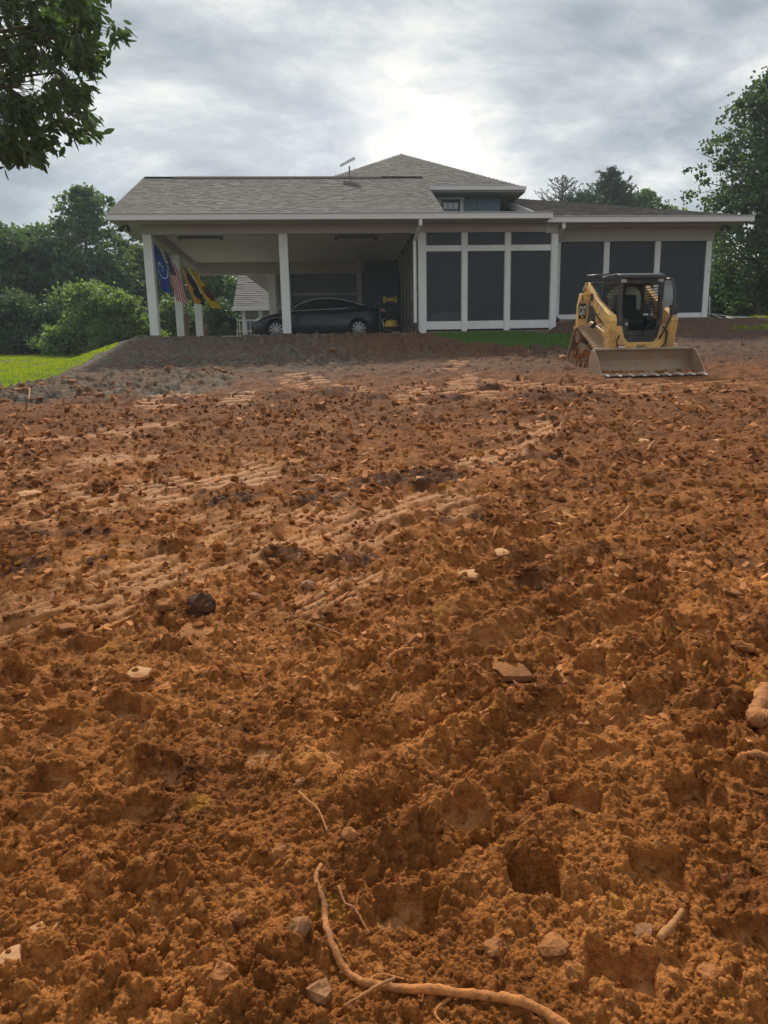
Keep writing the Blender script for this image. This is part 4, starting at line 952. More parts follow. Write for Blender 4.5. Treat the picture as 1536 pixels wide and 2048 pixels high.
mb = B(); mb.v = V; mb.f = F; mb.build('greenhouse', MT['glassd'], car, smooth=True)
side = lambda x, z: -(.845-.26*min(1, max(0, (z-.93))/.5))
arc = [(x, side(x, interp(ROOF, x)-.045)-.012, interp(ROOF, x)-.045) for x in [1.28+.1*k for k in range(28)]]
B().tube(arc, .011, 6).build('window_trim', MT['chrome'], car, smooth=True)
B().tube([(1.28,-.865,.955),(2.2,-.885,.985),(3.2,-.88,1.02),(3.98,-.80,1.085)], .010, 6).build('window_trim', MT['chrome'], car, smooth=True)
B().tube([(1.2,-.86,.965),(1.45,-.83,1.12),(1.75,-.78,1.275)], .022, 6).build('pillar', MT['carpaint'], car, smooth=True)
B().tube([(2.62,-.885,1.0),(2.66,-.72,1.34)], .02, 6).build('pillar', MT['black'], car, smooth=True)
B().prism([(1.42,.98),(1.46,1.07),(1.62,1.08),(1.66,1.0)], 'y', -1.02, -.90).build('side_mirror', MT['carpaint'], car, bevel=.02)
for x in (2.35, 3.25): B().box(x, x+.18, -.945, -.925, .80, .825).build('door_handle', MT['carpaint'], car, bevel=.006)
for x in (1.55, 2.62, 3.5): B().tube([(x,-.935,.30),(x,-.95,.6),(x-.01,-.925,.88)], .006, 5).build('door_seam', MT['black'], car)
B().prism([(.05,.66),(.22,.73),(.42,.79),(.36,.70),(.15,.62)], 'y', -.80, -.62).build('headlight', MT['chrome'], car, bevel=.02); B().prism([(.05,.66),(.22,.73),(.42,.79),(.36,.70),(.15,.62)], 'y', .62, .80).build('headlight', MT['chrome'], car, bevel=.02)
B().box(-.012, .05, -.5, .5, .25, .40).build('bumper_intake', MT['black'], car)
B().prism([(4.45,.92),(4.68,.88),(4.66,.98),(4.45,1.01)], 'y', -.80, -.62).build('tail_light', mat('red_lamp', (.3,.02,.02), .2), car)
def wheel(x, y, sgn):
    wq = B().tube([(x,y-.11*sgn,WR),(x,y-.12*sgn,WR),(x,y+.10*sgn,WR)], [WR-.035,WR-.005,WR-.005], 32)
    wq = B(); prof = [(.235,-.10),(.30,-.115),(.328,-.09),(.335,0),(.328,.09),(.30,.11),(.235,.1)]
    vs = []; n = 36
    for a in range(n):
        c, s = math.cos(2*math.pi*a/n), math.sin(2*math.pi*a/n); vs += [(x+r*c, y+q*sgn, WR+r*s) for r, q in prof]
    k = len(prof); fs = [(a*k+j, a*k+(j+1) % k, ((a+1) % n)*k+(j+1) % k, ((a+1) % n)*k+j) for a in range(n) for j in range(k)]
    wo = wq.add(vs, fs).build('wheel', MT['rubber'], car, smooth=True)
    yo = y-.095*sgn
    r_ = B(); 
    for a in range(10):
        an = 2*math.pi*a/10+.1; c, s = math.cos(an), math.sin(an); t = (-s, c)
        p = lambda r, wd, dy: (x+c*r+t[0]*wd, yo+dy*sgn, WR+s*r+t[1]*wd)
        r_.hexa([p(.05,-.02,0),p(.05,.02,0),p(.235,.032,.02),p(.235,-.032,.02)], [p(.05,-.02,.03),p(.05,.02,.03),p(.235,.032,.05),p(.235,-.032,.05)])
    vs = []
    for a in range(n):
        c, s = math.cos(2*math.pi*a/n), math.sin(2*math.pi*a/n); vs += [(x+r*c, yo+q*sgn, WR+r*s) for r, q in ((.228,0),(.245,0),(.245,.05),(.228,.05))]
    r_.add(vs, [(a*4+j, a*4+(j+1) % 4, ((a+1) % n)*4+(j+1) % 4, ((a+1) % n)*4+j) for a in range(n) for j in range(4)])
    r_.cyl((x,yo-.004*sgn,WR), (x,yo+.03*sgn,WR), .055, 14); r_.build('rim', MT['rim'], wo)
    B().cyl((x,yo+.075*sgn,WR), (x,yo+.08*sgn,WR), .23, 24).build('brake_disc', MT['black'], wo)
for wx in WX: wheel(wx, -.80, 1); wheel(wx, .80, -1)
B().box(.3, 4.4, -.66, .66, .17, .30).build('underbody', MT['black'], car)
# ------------------------------------------------------------------ compact track loader, facing the camera
LX, LY, LZ = 6.17, 13.35, 1.25
ld = empty('track_loader', (LX, LY, LZ), label='yellow compact track loader with toothed bucket resting on the clay', cat='loader', rx=R(3.2))
def P(mb, nm, m, parent=ld, **k): return mb.build(nm, MT[m] if isinstance(m, str) else m, parent, **k)
# bucket
bw = 1.03
prof_o = [(.0,.0),(.42,-.01),(.60,.05),(.68,.16),(.69,.30),(.60,.55)]
prof_i = [(.585,.545),(.655,.30),(.645,.175),(.58,.085),(.41,.025),(.02,.018)]
bk = P(B().prism(prof_o+prof_i, 'x', -bw+.03, bw-.03), 'bucket', 'steel'); bk.scale = (1, 1, .80)
for s in (-1, 1): P(B().prism([(0,-.005),(.05,.10),(.20,.32),(.44,.555),(.60,.56),(.70,.30),(.69,.15),(.60,.045),(.42,-.015)], 'x', s*(bw-.028), s*bw), 'side_plate', 'steel', bk, bevel=.005)
P(B().box(-bw+.03, bw-.03, .50, .60, .552, .60), 'top_lip', mat('pale_worn_steel', (.33,.30,.22), .55, dirt=(.24,.14,.08), dirt_amt=.7), bk, bevel=.01)
P(B().box(-bw-.006, bw+.006, -.09, .06, -.022, .014), 'cutting_edge', mat('bright_edge', (.34,.30,.25), .5, dirt=(.28,.15,.09), dirt_amt=.8), bk, bevel=.004)
for k in range(9):
    x = -bw+.09+k*(2*bw-.15)/8
    P(B().hexa([(x-.025,-.16,-.018),(x+.025,-.16,-.018),(x+.035,.05,.0),(x-.035,.05,.0)], [(x-.022,-.155,.0),(x+.022,-.155,.0),(x+.030,.05,.034),(x-.030,.05,.034)]), 'tooth', 'tooth', bk)
mb = B()                                  # dirt in the bucket
rr = random.Random(3)
for k in range(60):
    x = rr.uniform(-.95,.95); y = rr.uniform(.08,.52); s = rr.uniform(.015,.05); mb.add([(x+s*rr.uniform(.6,1.2)*c[0], y+s*rr.uniform(.6,1.2)*c[1], .025+s*.5+s*.6*c[2]) for c in ((-1,-1,-1),(1,-1,-1),(1,1,-1),(-1,1,-1),(-.6,-.6,1),(.6,-.6,1),(.6,.6,1),(-.6,.6,1))], [(0,3,2,1),(4,5,6,7),(0,1,5,4),(1,2,6,5),(2,3,7,6),(3,0,4,7)])
P(mb, 'bucket_dirt', 'clod', bk)['kind'] = 'stuff'
# tracks
def loop_path(pts, rads, seg=7):
    """outline round circles (y, z, r) given in order (convex belt)"""
    n = len(pts); out_ = []
    for i in range(n):
        a = pts[i-1]; b = pts[i]; c = pts[(i+1) % n]
        d1 = (Vector(b)-Vector(a)); d2 = (Vector(c)-Vector(b)); a1 = math.atan2(d1.y, d1.x)-math.pi/2; a2 = math.atan2(d2.y, d2.x)-math.pi/2
        while a2 < a1: a2 += 2*math.pi
        for k in range(seg+1):
            t = a1+(a2-a1)*k/seg; out_.append((b[0]+rads[i]*math.cos(t), b[1]+rads[i]*math.sin(t)))
    return out_
for s in (-1, 1):
    outer, inner = s*.865, s*.50
    path = loop_path([(.93,.25),(2.30,.22),(1.98,.72)], [.23,.21,.19])
    tr = empty('track', (0,0,0)); tr.parent = ld
    n = len(path); cen = (1.7,.35); ins = [(cen[0]+(p[0]-cen[0])*.93, cen[1]+(p[1]-cen[1])*.90) for p in path]
    xa, xb = sorted((outer, inner)); vs = []
    for p, q in zip(path, ins): vs += [(xa,)+p, (xb,)+p, (xb,)+q, (xa,)+q]
    P(B().add(vs, [(i*4+j, i*4+(j+1) % 4, ((i+1) % n)*4+(j+1) % 4, ((i+1) % n)*4+j) for i in range(n) for j in range(4)]), 'belt', 'track', tr)
    # lugs along the belt
    pts = path+[path[0]]; L_ = [0]
    for i in range(n): L_.append(L_[-1]+math.dist(pts[i], pts[i+1]))
    cnt = 44; lug = None
    for k in range(cnt):
        d = L_[-1]*k/cnt; i = max(j for j in range(n) if L_[j] <= d); f = (d-L_[i])/(L_[i+1]-L_[i]+1e-9)
        y = pts[i][0]*(1-f)+pts[i+1][0]*f; z = pts[i][1]*(1-f)+pts[i+1][1]*f; an = math.atan2(pts[i+1][1]-pts[i][1], pts[i+1][0]-pts[i][0])
        if lug is None: lug = P(B().hexa([(-.18,-.032,-.005),(.18,-.032,-.005),(.18,.032,-.005),(-.18,.032,-.005)], [(-.165,-.018,.038),(.165,-.018,.038),(.165,.018,.038),(-.165,.018,.038)]), 'lug', 'lug', tr); o = lug
        else: o = lug.copy(); COL.objects.link(o)
        o.location = ((outer+inner)/2, y, z); o.rotation_euler = (an+math.pi, 0, 0)
    for (y, z, r, nm) in ((.93,.25,.19,'idler'),(2.30,.22,.17,'idler'),(1.98,.70,.15,'sprocket'),(1.28,.15,.085,'roller'),(1.55,.145,.085,'roller'),(1.82,.145,.085,'roller'),(2.05,.145,.085,'roller')):
        P(B().cyl((outer-s*.03,y,z), (inner,y,z), r, 18), nm, 'track', tr)
    P(B().prism([(1.0,.22),(2.2,.20),(1.98,.60),(1.45,.48)], 'x', outer-s*.07, outer-s*.12), 'track_frame', 'steel', tr)
    # lugs of mud packed between the rollers
    mb = B()
    for k in range(26):
        y = rr.uniform(1.0,2.2); z = rr.uniform(.12,.42); q = rr.uniform(.03,.07); mb.cyl((outer-s*.02,y,z), (outer-s*.10,y+.02,z), q, 6)
    P(mb, 'packed_mud', 'clod', tr)['kind'] = 'stuff'
# chassis
P(B().box(-.47, .47, .78, 2.35, .30, .80), 'chassis', 'blackp')
P(B().prism([(-.56,.40),(.47,.40),(.50,.50),(.52,.92),(.42,.93),(.36,.66),(.28,.58),(-.24,.58),(-.32,.66),(-.38,.88),(-.42,.90),(-.56,.90)], 'y', .72, .79), 'front_panel', 'yellow', bevel=.012)
P(B().box(-.40, .40, .70, .77, .34, .395), 'coupler_bar', 'blackp'); P(B().box(-.48, .46, .70, .718, .41, .435), 'step_edge', 'yellow')
for s in (-1, 1):
    P(B().prism([(.74,.40),(2.3,.42),(2.3,.98),(1.75,.98),(1.35,.80),(.74,.80)], 'x', s*.44, s*.50), 'side_cover', 'yellow', bevel=.01)
    P(B().prism([(.74,.52),(1.3,.80),(2.05,1.0),(2.0,.84),(1.3,.62),(.72,.40)], 'x', s*.505, s*.545), 'lower_link', 'yellow', bevel=.008)
    # lift arm: rear top pivot -> elbow -> foot
    ox0, ox1 = s*.55, s*.67
    P(B().prism([(2.12,1.80),(2.22,1.70),(2.10,1.52),(1.62,1.28),(1.50,1.22),(.98,.94),(.92,.80),(.92,.46),(.86,.36),(.74,.36),(.72,.48),(.64,.80),(.60,.98),(.68,1.10),(1.5,1.46)], 'x', ox0, ox1), 'lift_arm', 'yellow', bevel=.012)
    P(B().prism([(.71,.42),(.62,.80),(.58,1.00),(.66,1.12),(.76,1.10),(.80,.42)], 'x', s*.68, s*.545), 'arm_knee_plate', 'yellow', bevel=.008)
    P(B().cyl((s*.50,.80,.46), (s*.72,.80,.46), .045, 12), 'pivot_pin', 'steel'); P(B().cyl((s*.50,2.08,1.66), (s*.72,2.08,1.66), .05, 12), 'pivot_pin', 'steel')
    P(B().prism([(1.32,1.10),(1.52,1.20),(1.42,.98),(1.34,.94)], 'x', s*.56, s*.66), 'cylinder_bracket', 'yellow')
    P(B().tube([(s*.60,2.0,.80), (s*.60,1.6,.95)], .045, 10), 'lift_cylinder', 'blackp', smooth=True); P(B().tube([(s*.60,1.6,.95), (s*.60,1.38,1.04)], .024, 10), 'cylinder_rod', 'chrome', smooth=True)
    # rear tower
    if s < 0: P(B().prism([(s*.88,.86),(s*.88,1.30),(s*.83,1.56),(s*.70,1.58),(s*.64,1.40),(s*.64,1.15),(s*.68,.98),(s*.68,.86)], 'y', 1.90, 2.02), 'rear_tower', 'yellow', bevel=.01)
    P(B().prism([(1.75,.86),(2.42,.80),(2.45,1.0),(2.25,1.1),(2.05,1.1),(2.03,1.0)], 'x', s*.69, s*.72), 'tower_side', 'yellow')
    P(B().box(s*.74-.05, s*.74+.05, 1.85, 2.4, .84, .90), 'track_guard', 'yellow')
P(B().box(-.55, .55, 2.02, 2.12, 1.74, 1.79), 'cross_tube', 'blackp', bevel=.01); P(B().tube([(-.66,2.05,1.72),(-.67,2.0,1.92),(-.30,1.75,1.93)], .018, 8), 'hose_guard', 'blackp', smooth=True); P(B().tube([(-.58,2.0,1.72),(-.59,2.0,1.94)], .014, 8), 'hose_guard', 'blackp')
P(B().prism([(1.95,.50),(2.50,.50),(2.50,1.25),(2.35,1.35),(1.95,1.30)], 'x', -.46, .46), 'engine_hood', 'blackp', bevel=.02)
P(B().cyl((-.5,1.92,1.30),(-.5,1.92,1.36), .05, 10), 'beacon', mat('orange_plastic', (.55,.12,.03), .4))
# hoses, louvres and bolts
for dx in (0, .03, .06):
    P(B().tube([(-.60+dx*.6,2.02,1.68+dx), (-.585,1.6,1.50+dx*.4), (-.58,1.1,1.27+dx*.4), (-.575,.76,1.10+dx*.4), (-.56,.70,.80)], .011, 6), 'hydraulic_hose', 'rubber', smooth=True)
P(B().tube([(-.42,.72,.72), (-.50,.66,.60), (-.45,.68,.45), (-.30,.70,.38)], .014, 7), 'hydraulic_hose', 'rubber', smooth=True)
P(B().tube([(.42,.74,.90), (.52,.68,.78), (.50,.68,.55), (.36,.70,.40)], .014, 7), 'hydraulic_hose', 'rubber', smooth=True)
for k in range(7): P(B().box(-.505,-.500,1.5+.07*k,1.54+.07*k,.70,.92), 'louvre', 'blackp')
for y, z in ((.68,.98),(.72,.70),(1.2,1.14),(1.9,1.52)):
    P(B().cyl((-.675,y,z), (-.695,y,z), .022, 8), 'bolt', 'steel')
P(B().prism([(1.05,.96),(1.45,1.13),(1.45,1.17),(1.05,1.0)], 'x', -.674, -.6715), 'arm_decal', 'kpaint')
# cab
cab = empty('cab', (0,0,0)); cab.parent = ld
def C_(mb, nm, m, **k): return P(mb, nm, m, cab, **k)
yf, yr, xl, xr = .86, 1.72, -.41, .41
for s in (-1, 1):
    C_(B().hexa([(s*.41-.035,.76,.80),(s*.41+.035,.76,.80),(s*.41+.035,.84,.80),(s*.41-.035,.84,.80)], [(s*.40-.035,.84,1.80),(s*.40+.035,.84,1.80),(s*.40+.035,.92,1.80),(s*.40-.035,.92,1.80)]), 'front_pillar', 'blackp', bevel=.008)
    C_(B().box(s*.41-.03, s*.41+.03, 1.66, 1.74, .80, 1.80), 'rear_pillar', 'blackp')
    C_(B().box(s*.425-.012, s*.425+.012, .86, 1.66, .80, 1.02), 'lower_side', 'blackp'); C_(B().box(s*.425-.012, s*.425+.012, .92, 1.66, 1.70, 1.80), 'upper_side', 'blackp')
    C_(B().add([(s*.425,.86,1.02),(s*.425,1.66,1.02),(s*.425,1.66,1.70),(s*.425,.92,1.70)], [(0,1,2,3)]), 'guard_mesh', 'guard')
C_(B().prism([(.80,1.80),(1.76,1.80),(1.74,1.86),(1.45,1.895),(.98,1.895),(.82,1.865)], 'x', -.46, .45), 'roof', 'blackp', bevel=.015)
C_(B().prism([(-.38,1.70),(.37,1.70),(.37,1.80),(-.38,1.80)], 'y', .85, .90), 'header', 'blackp'); C_(B().box(-.42,.42,.70,.76,1.80,1.83), 'visor', 'blackp')
# rear wall with two rounded openings: build frame pieces
C_(B().box(-.38, .38, 1.66, 1.70, .80, 1.22), 'rear_wall', 'blackp'); C_(B().box(-.04, .04, 1.66, 1.70, 1.223, 1.797), 'rear_wall', 'blackp'); C_(B().box(-.38, -.041, 1.66, 1.70, 1.68, 1.797), 'rear_wall', 'blackp'); C_(B().box(.041, .38, 1.66, 1.70, 1.68, 1.797), 'rear_wall', 'blackp')
C_(B().prism([(-.38,1.23),(-.30,1.225),(-.34,1.45),(-.38,1.5)], 'y', 1.66, 1.70), 'rear_wall', 'blackp'); C_(B().prism([(-.20,1.68),(-.38,1.68),(-.38,1.50),(-.33,1.56)], 'y', 1.665, 1.698), 'rear_wall', 'blackp'); C_(B().prism([(.38,1.68),(.22,1.68),(.34,1.58),(.38,1.45)], 'y', 1.665, 1.698), 'rear_wall', 'blackp')
C_(B().add([(-.37,1.68,1.22),(-.04,1.68,1.22),(-.04,1.68,1.68),(-.37,1.68,1.68)], [(0,1,2,3)]), 'rear_window', mat('daylight_painted_glass', (.50,.58,.56), .1, spec=.8))  # opaque pane: daylight seen through it is put into its pale colour
C_(B().add([(.04,1.68,1.22),(.37,1.68,1.22),(.37,1.68,1.68),(.04,1.68,1.68)], [(0,1,2,3)]), 'rear_window', mat('greenery_painted_glass', (.34,.45,.40), .1, spec=.8))  # opaque too: bright greenery behind the cab is put into the colour
C_(B().box(-.37, .37, .86, 1.66, .60, .66), 'cab_floor', 'blackp')
seat = C_(B().box(-.24, .24, 1.15, 1.55, .90, 1.02), 'seat', 'rubber', bevel=.04); C_(B().prism([(1.42,1.0),(1.58,1.0),(1.66,1.50),(1.56,1.52)], 'x', -.23, .23), 'backrest', 'rubber', bevel=.04)
for s in (-1, 1):
    C_(B().box(s*.30-.06, s*.30+.06, 1.0, 1.45, .98, 1.08), 'armrest', 'blackp', bevel=.02); C_(B().tube([(s*.30,1.05,1.08),(s*.29,1.03,1.20)], [.015,.028], 8), 'joystick', 'black', smooth=True)
C_(B().tube([(.20,.96,1.26),(.24,.95,1.32),(.29,.95,1.34),(.33,.95,1.30),(.33,.95,1.22),(.28,.95,1.17),(.22,.95,1.19),(.20,.96,1.26)], .008, 6), 'handle_ring', 'black')
C_(B().tube([(-.34,.8,.66),(-.28,.76,.72),(.24,.76,.72),(.34,.8,.80),(.37,.8,1.0)], .016, 8), 'lap_bar', 'blackp', smooth=True)
C_(B().tube([(.02,.76,.70),(.10,.74,.84),(.22,.75,.94),(.30,.8,.98)], .012, 6), 'hose', 'rubber', smooth=True)
C_(B().prism([(-.36,.66),(-.20,.66),(-.20,1.02),(-.28,1.04),(-.36,.98)], 'y', .86, 1.3), 'side_console', 'blackp', bevel=.02); C_(B().cyl((-.24,.87,.93),(-.24,.85,.93), .03, 8), 'cup', 'lamp')
# open door swung out on the right
dr = C_(B().tube([(.44,.82,1.78),(.50,.60,1.76),(.53,.52,1.5),(.50,.50,1.1),(.40,.56,.80),(.34,.62,.64)], .022, 8), 'door_frame', 'blackp', smooth=True)
C_(B().add([(.44,.80,1.76),(.50,.60,1.74),(.52,.52,1.3),(.44,.80,1.2)], [(0,1,2,3)]), 'door_glass', mat('hazy_door_glass', (.30,.34,.36), .12, spec=.8))
C_(B().tube([(.44,.78,1.30),(.56,.62,1.33),(.64,.60,1.31)], .012, 6), 'mirror_arm', 'blackp'); C_(B().box(.50,.66,.585,.62,1.10,1.28), 'mirror', 'blackp', bevel=.01)
for s in (-1, 1): C_(B().prism([(s*.37-.05,1.72),(s*.37+.04,1.72),(s*.37+.05,1.78),(s*.37-.05,1.78)], 'y', .78, .85), 'work_light', 'lamp')
# decals: lettering
def text(txt, size, m, parent, loc, rot, ext=.002, align='CENTER'):
    cu = bpy.data.curves.new('t', 'FONT'); cu.body = txt; cu.size = size; cu.extrude = ext; cu.align_x = align; cu.align_y = 'CENTER'; cu.resolution_u = 3; cu.offset = size*.02
    o = bpy.data.objects.new('t', cu); COL.objects.link(o); bpy.context.view_layer.update()
    me = bpy.data.meshes.new_from_object(o.evaluated_get(bpy.context.evaluated_depsgraph_get())); bpy.data.objects.remove(o)
    me.name = 'lettering'; me.materials.clear(); me.materials.append(m if not isinstance(m, str) else MT[m]); q = link('lettering', me, None, parent); q.location = loc; q.rotation_euler = rot; return q

P(B().box(-.86,-.71,1.888,1.899,1.05,1.36), 'logo_plate', 'kpaint'); q_ = text('CAT', .11, 'wpaint', ld, (-.785,1.884,1.205), (R(90),0,0)); q_.scale = (.62, 2.3, 1); P(B().prism([(-.81,1.07),(-.76,1.07),(-.785,1.12)], 'y', 1.883, 1.888), 'logo_mark', 'yellow')
text('CAT', .085, 'kpaint', ld, (.03,.716,.50), (R(90),0,0)); P(B().box(-.47,-.30,.712,.719,.44,.54), 'warning_label', 'wpaint'); P(B().box(-.47,-.30,.709,.7115,.515,.54), 'warning_label', 'rpaint')
P(B().box(-.675,-.672,1.60,1.80,1.40,1.55), 'number_plate', 'kpaint'); P(B().box(-.80,-.785,1.888,1.899,1.40,1.52), 'latch_slot', 'kpaint')
# ------------------------------------------------------------------ vegetation
MT['leaf_oak'] = leafmat('oak_leaf', (.020,.042,.018), (.05,.085,.03), .35, (2.0,2.4,.9))
MT['leaf_dark'] = leafmat('dark_leaf', (.030,.050,.028), (.068,.100,.046), .38)
MT['leaf_mid'] = leafmat('mid_green_leaf', (.050,.080,.036), (.105,.150,.060), .42)
MT['leaf_lite'] = leafmat('light_green_leaf', (.080,.115,.042), (.17,.215,.080), .45)
MT['leaf_pine'] = leafmat('pine_needle', (.030,.045,.034), (.062,.082,.058), .25)
MT['grassb'] = leafmat('grass_blade', (.11,.15,.012), (.25,.29,.03), .5, (1.9,2.0,.6), spec=.2)
MT['grassd'] = leafmat('shade_grass_blade', (.06,.13,.025), (.12,.20,.045), .4, (1.6,1.8,.7))
def leaf_mesh(name, C, size, rg, elong=1.0, droop=0.0, lobes=False):
    """C (n,3) leaf centres -> folded diamond or six-sided leaves"""
    n = len(C); d = rg.normal(size=(n, 3)); d[:, 2] -= droop; d /= np.linalg.norm(d, axis=1)[:, None]
    u = rg.normal(size=(n, 3)); s = np.cross(d, u); s /= np.linalg.norm(s, axis=1)[:, None]; nn = np.cross(d, s)
    L_ = (size*rg.uniform(.6, 1.3, n))[:, None]; W = L_*.5/elong
    P = np.stack([C-d*L_*.5, C+s*W-nn*W*.3, C+d*L_*.5-nn*L_*.1, C-s*W-nn*W*.3], 1)
    F = np.arange(n*4).reshape(n, 4); sh = np.repeat(rg.random(n), 4)
    return npmesh(name, P.reshape(-1, 3), F, {'shade': sh})
def tree(name, x, y, h, rad, lmat, label, cat, group=None, n=9000, leaf=.16, base=None, trunk=.2, lo=.18, shape='round', seed=0, limbs=34, clump=.5, lean=0, droop=.3, tall=1.0, sub_=7, spread=None, spiky=False):
    rr = random.Random(seed); rg = np.random.default_rng(seed+77)
    z0 = float(ground_z(x, y, .3)[0])-.05 if base is None else base
    root = empty(name, (x, y, z0), label=label, cat=cat, group=group)
    tb = B(); top = h*.94; path = []; ph = rr.uniform(0, 6)
    for k in range(9):
        t = k/8; path.append((lean*t*t+.10*rad*math.sin(t*5+ph)*t*.6, .06*rad*math.cos(t*4+ph)*t, top*t))
    tb.tube(path, [trunk*(1-.88*(k/8)**.9)*(1.25 if k == 0 else 1) for k in range(9)], 8)
    cent = []
    limbs = int(limbs*1.3)
    segs = []
    for i in range(limbs):
        t = lo+(1-lo)*(i+rr.random())/limbs; q = t*8; k = min(int(q), 7); f = q-k
        p0 = Vector(path[k]).lerp(Vector(path[k+1]), f)
        tt = (t-lo)/(1-lo)
        env = {'round': math.sin(math.pi*min(1, .16+.84*tt))**.6, 'cone': (1-tt)**.8*.95+.06, 'wide': (1-tt**2.2)**.5*.9+.1, 'bush': (1-tt**2)**.5, 'sparse': (1-tt)**.6}[shape]
        Lr = rad*env*rr.uniform(.72, 1.12)*(rr.uniform(.9, 1.2)); a = i*2.4+rr.uniform(-.5, .5)
        up = rr.uniform(.05, .55) if shape != 'cone' else rr.uniform(-.05, .35)
        if shape == 'sparse': up = rr.uniform(.5, 1.3)
        p1 = p0+Vector((math.cos(a)*Lr, math.sin(a)*Lr, Lr*up*(1-.4*tt)))
        pm = p0.lerp(p1, .5)+Vector((0, 0, -.08*Lr))
        tb.tube([p0, pm, p1], [trunk*.30*(1-.7*t)+.012, trunk*.18*(1-.7*t)+.01, .008], 5, caps=False)
        if spiky:
            segs.append((p0, p1, .05))
            for j in range(sub_):
                s_ = rr.uniform(.15, .95); a0 = p0.lerp(p1, s_); dd = Vector((rr.gauss(0,1), rr.gauss(0,1), rr.uniform(.1,1.1)))*Lr*.22*(1.2-s_*.6); segs.append((a0, a0+dd, .04)); tb.tube([a0, a0+dd], [.022,.012], 4, caps=False)
            continue
        for j in range(sub_):
            s_ = rr.uniform(.35, 1.0); c = p0.lerp(p1, s_)+Vector((rr.gauss(0, .22), rr.gauss(0, .22), rr.gauss(0, .15)))*Lr
            cent.append((c.x, c.y, c.z, clump*rr.uniform(.35, 1.5)))
            if j < 2: tb.tube([p0.lerp(p1, s_*.8), c], [.018, .006], 4, caps=False)
    tb.build('trunk', MT['bark'], root, smooth=True)
    if spiky:
        A_ = np.array([tuple(q_[0]) for q_ in segs]); D_ = np.array([tuple(q_[1]-q_[0]) for q_ in segs]); ln_ = np.linalg.norm(D_, axis=1); ix = rg.choice(len(segs), n, p=ln_/ln_.sum())
        C = A_[ix]+D_[ix]*rg.random(n)[:, None]+rg.normal(size=(n, 3))*clump
        link('crown', leaf_mesh('crown', C, leaf, rg, 2.2, droop), MT[lmat], root); return root
    cent = np.array(cent); idx = rg.integers(0, len(cent), n); q = rg.normal(size=(n, 3)); q /= np.linalg.norm(q, axis=1)[:, None]
    q *= (rg.random(n)**.5)[:, None]; q[:, 2] *= .62
    C = cent[idx, :3]+q*cent[idx, 3][:, None]; C = C[C[:, 2] > (.05 if shape == 'bush' else .3)]
    link('crown', leaf_mesh('crown', C, leaf, rg, 1.25 if leaf < .3 else 1.0, droop), MT[lmat], root)
    return root
def tx(px, py, Y): p = at(px, py, Y); return p.x
def hz_(px, py, Y, base): return at(px, py, Y).z-base
G = 'trees of the wood beyond the lawn'
T = lambda px, pytop, Y, rad, m, lab, seed, **k: tree(k.pop('name', 'broadleaf_tree'), tx(px, pytop, Y), Y, hz_(px, pytop, Y, 2.3), rad, m, lab, k.pop('cat', 'tree'), k.pop('group', G), seed=seed, base=k.pop('base', 2.25), **k)
T(158, 355, 42, 2.35, 'leaf_mid', 'tallest dark green tree left of the house, rising above the others', 11, n=15000, leaf=.20, limbs=64, clump=.45, lo=.14, trunk=.22, sub_=5)
T(52, 446, 41, 2.6, 'leaf_mid', 'round-topped tree left of the tallest one in the wood', 12, n=12000, leaf=.24, limbs=36, clump=.85, lo=.06)
T(5, 462, 38, 2.3, 'leaf_dark', 'dark tree at the left frame edge behind the lawn', 13, n=10000, leaf=.22, limbs=34, clump=.85, lo=.05)
T(100, 470, 39, 2.2, 'leaf_dark', 'dark tree in front of the gap between the two tallest', 14, n=9000, leaf=.22, limbs=30, clump=.8, lo=.05)
T(205, 498, 40, 2.0, 'leaf_dark', 'dark tree standing behind the pale rounded shrub', 15, n=8000, leaf=.22, limbs=28, clump=.75, lo=.05)
T(262, 482, 44, 2.1, 'leaf_mid', 'slim loose tree just left of the front left post', 16, n=9000, leaf=.24, limbs=30, clump=.7, lo=.08)
T(325, 505, 46, 2.4, 'leaf_mid', 'tree seen through the carport behind the blue flag', 17, n=9000, leaf=.26, limbs=30, clump=.9, lo=.05)
T(395, 520, 44, 2.3, 'leaf_mid', 'tree seen through the carport behind the striped flag', 18, n=9000, leaf=.26, limbs=30, clump=.9, lo=.05)
T(445, 530, 46, 2.2, 'leaf_lite', 'lighter tree seen through the carport right of the yellow flag', 19, n=9000, leaf=.26, limbs=30, clump=.9, lo=.05)
T(-45, 425, 40, 2.7, 'leaf_dark', 'tall tree just outside the left frame edge', 20, n=8000, leaf=.24, limbs=30, clump=.85, lo=.06)
T(500, 530, 50, 2.6, 'leaf_mid', 'tree behind the small white building', 21, n=7000, leaf=.28, limbs=26, clump=.95, lo=.05)
for k, (px, py, Y, s, wh_) in enumerate([(30,520,50,3.2,'behind the left end of the wood'),(120,500,52,3.0,'below and behind the tallest tree'),(235,540,52,3.0,'behind the pointed pale shrub'),(300,560,55,3.0,'behind the front left post'),(370,560,56,3.0,'behind the striped flag'),(440,560,56,3.0,'behind the yellow flag'),(560,560,60,3.,'behind the middle front post')]):
    T(px, py, Y, s, 'leaf_dark', 'dark second-row tree '+wh_, 30+k, n=5000, leaf=.36, limbs=22, clump=1.2, lo=.02, group='second row of trees in the wood')
S = lambda px, pytop, Y, rad, m, lab, seed, **k: tree('shrub', tx(px, pytop, Y), Y, hz_(px, pytop, Y, 2.1), rad, m, lab, 'shrub', 'shrubs along the edge of the lawn', seed=seed, base=2.05, shape='bush', lo=.02, trunk=.06, limbs=k.pop('limbs', 34), droop=.6, sub_=5, **k)
S(185, 562, 31.5, 1.85, 'leaf_lite', 'large pale green rounded shrub at the edge of the lawn', 51, n=9500, leaf=.13, clump=.42)
S(248, 585, 31.0, 1.35, 'leaf_lite', 'pale green pointed shrub beside the front left post', 52, n=7000, leaf=.13, clump=.38)
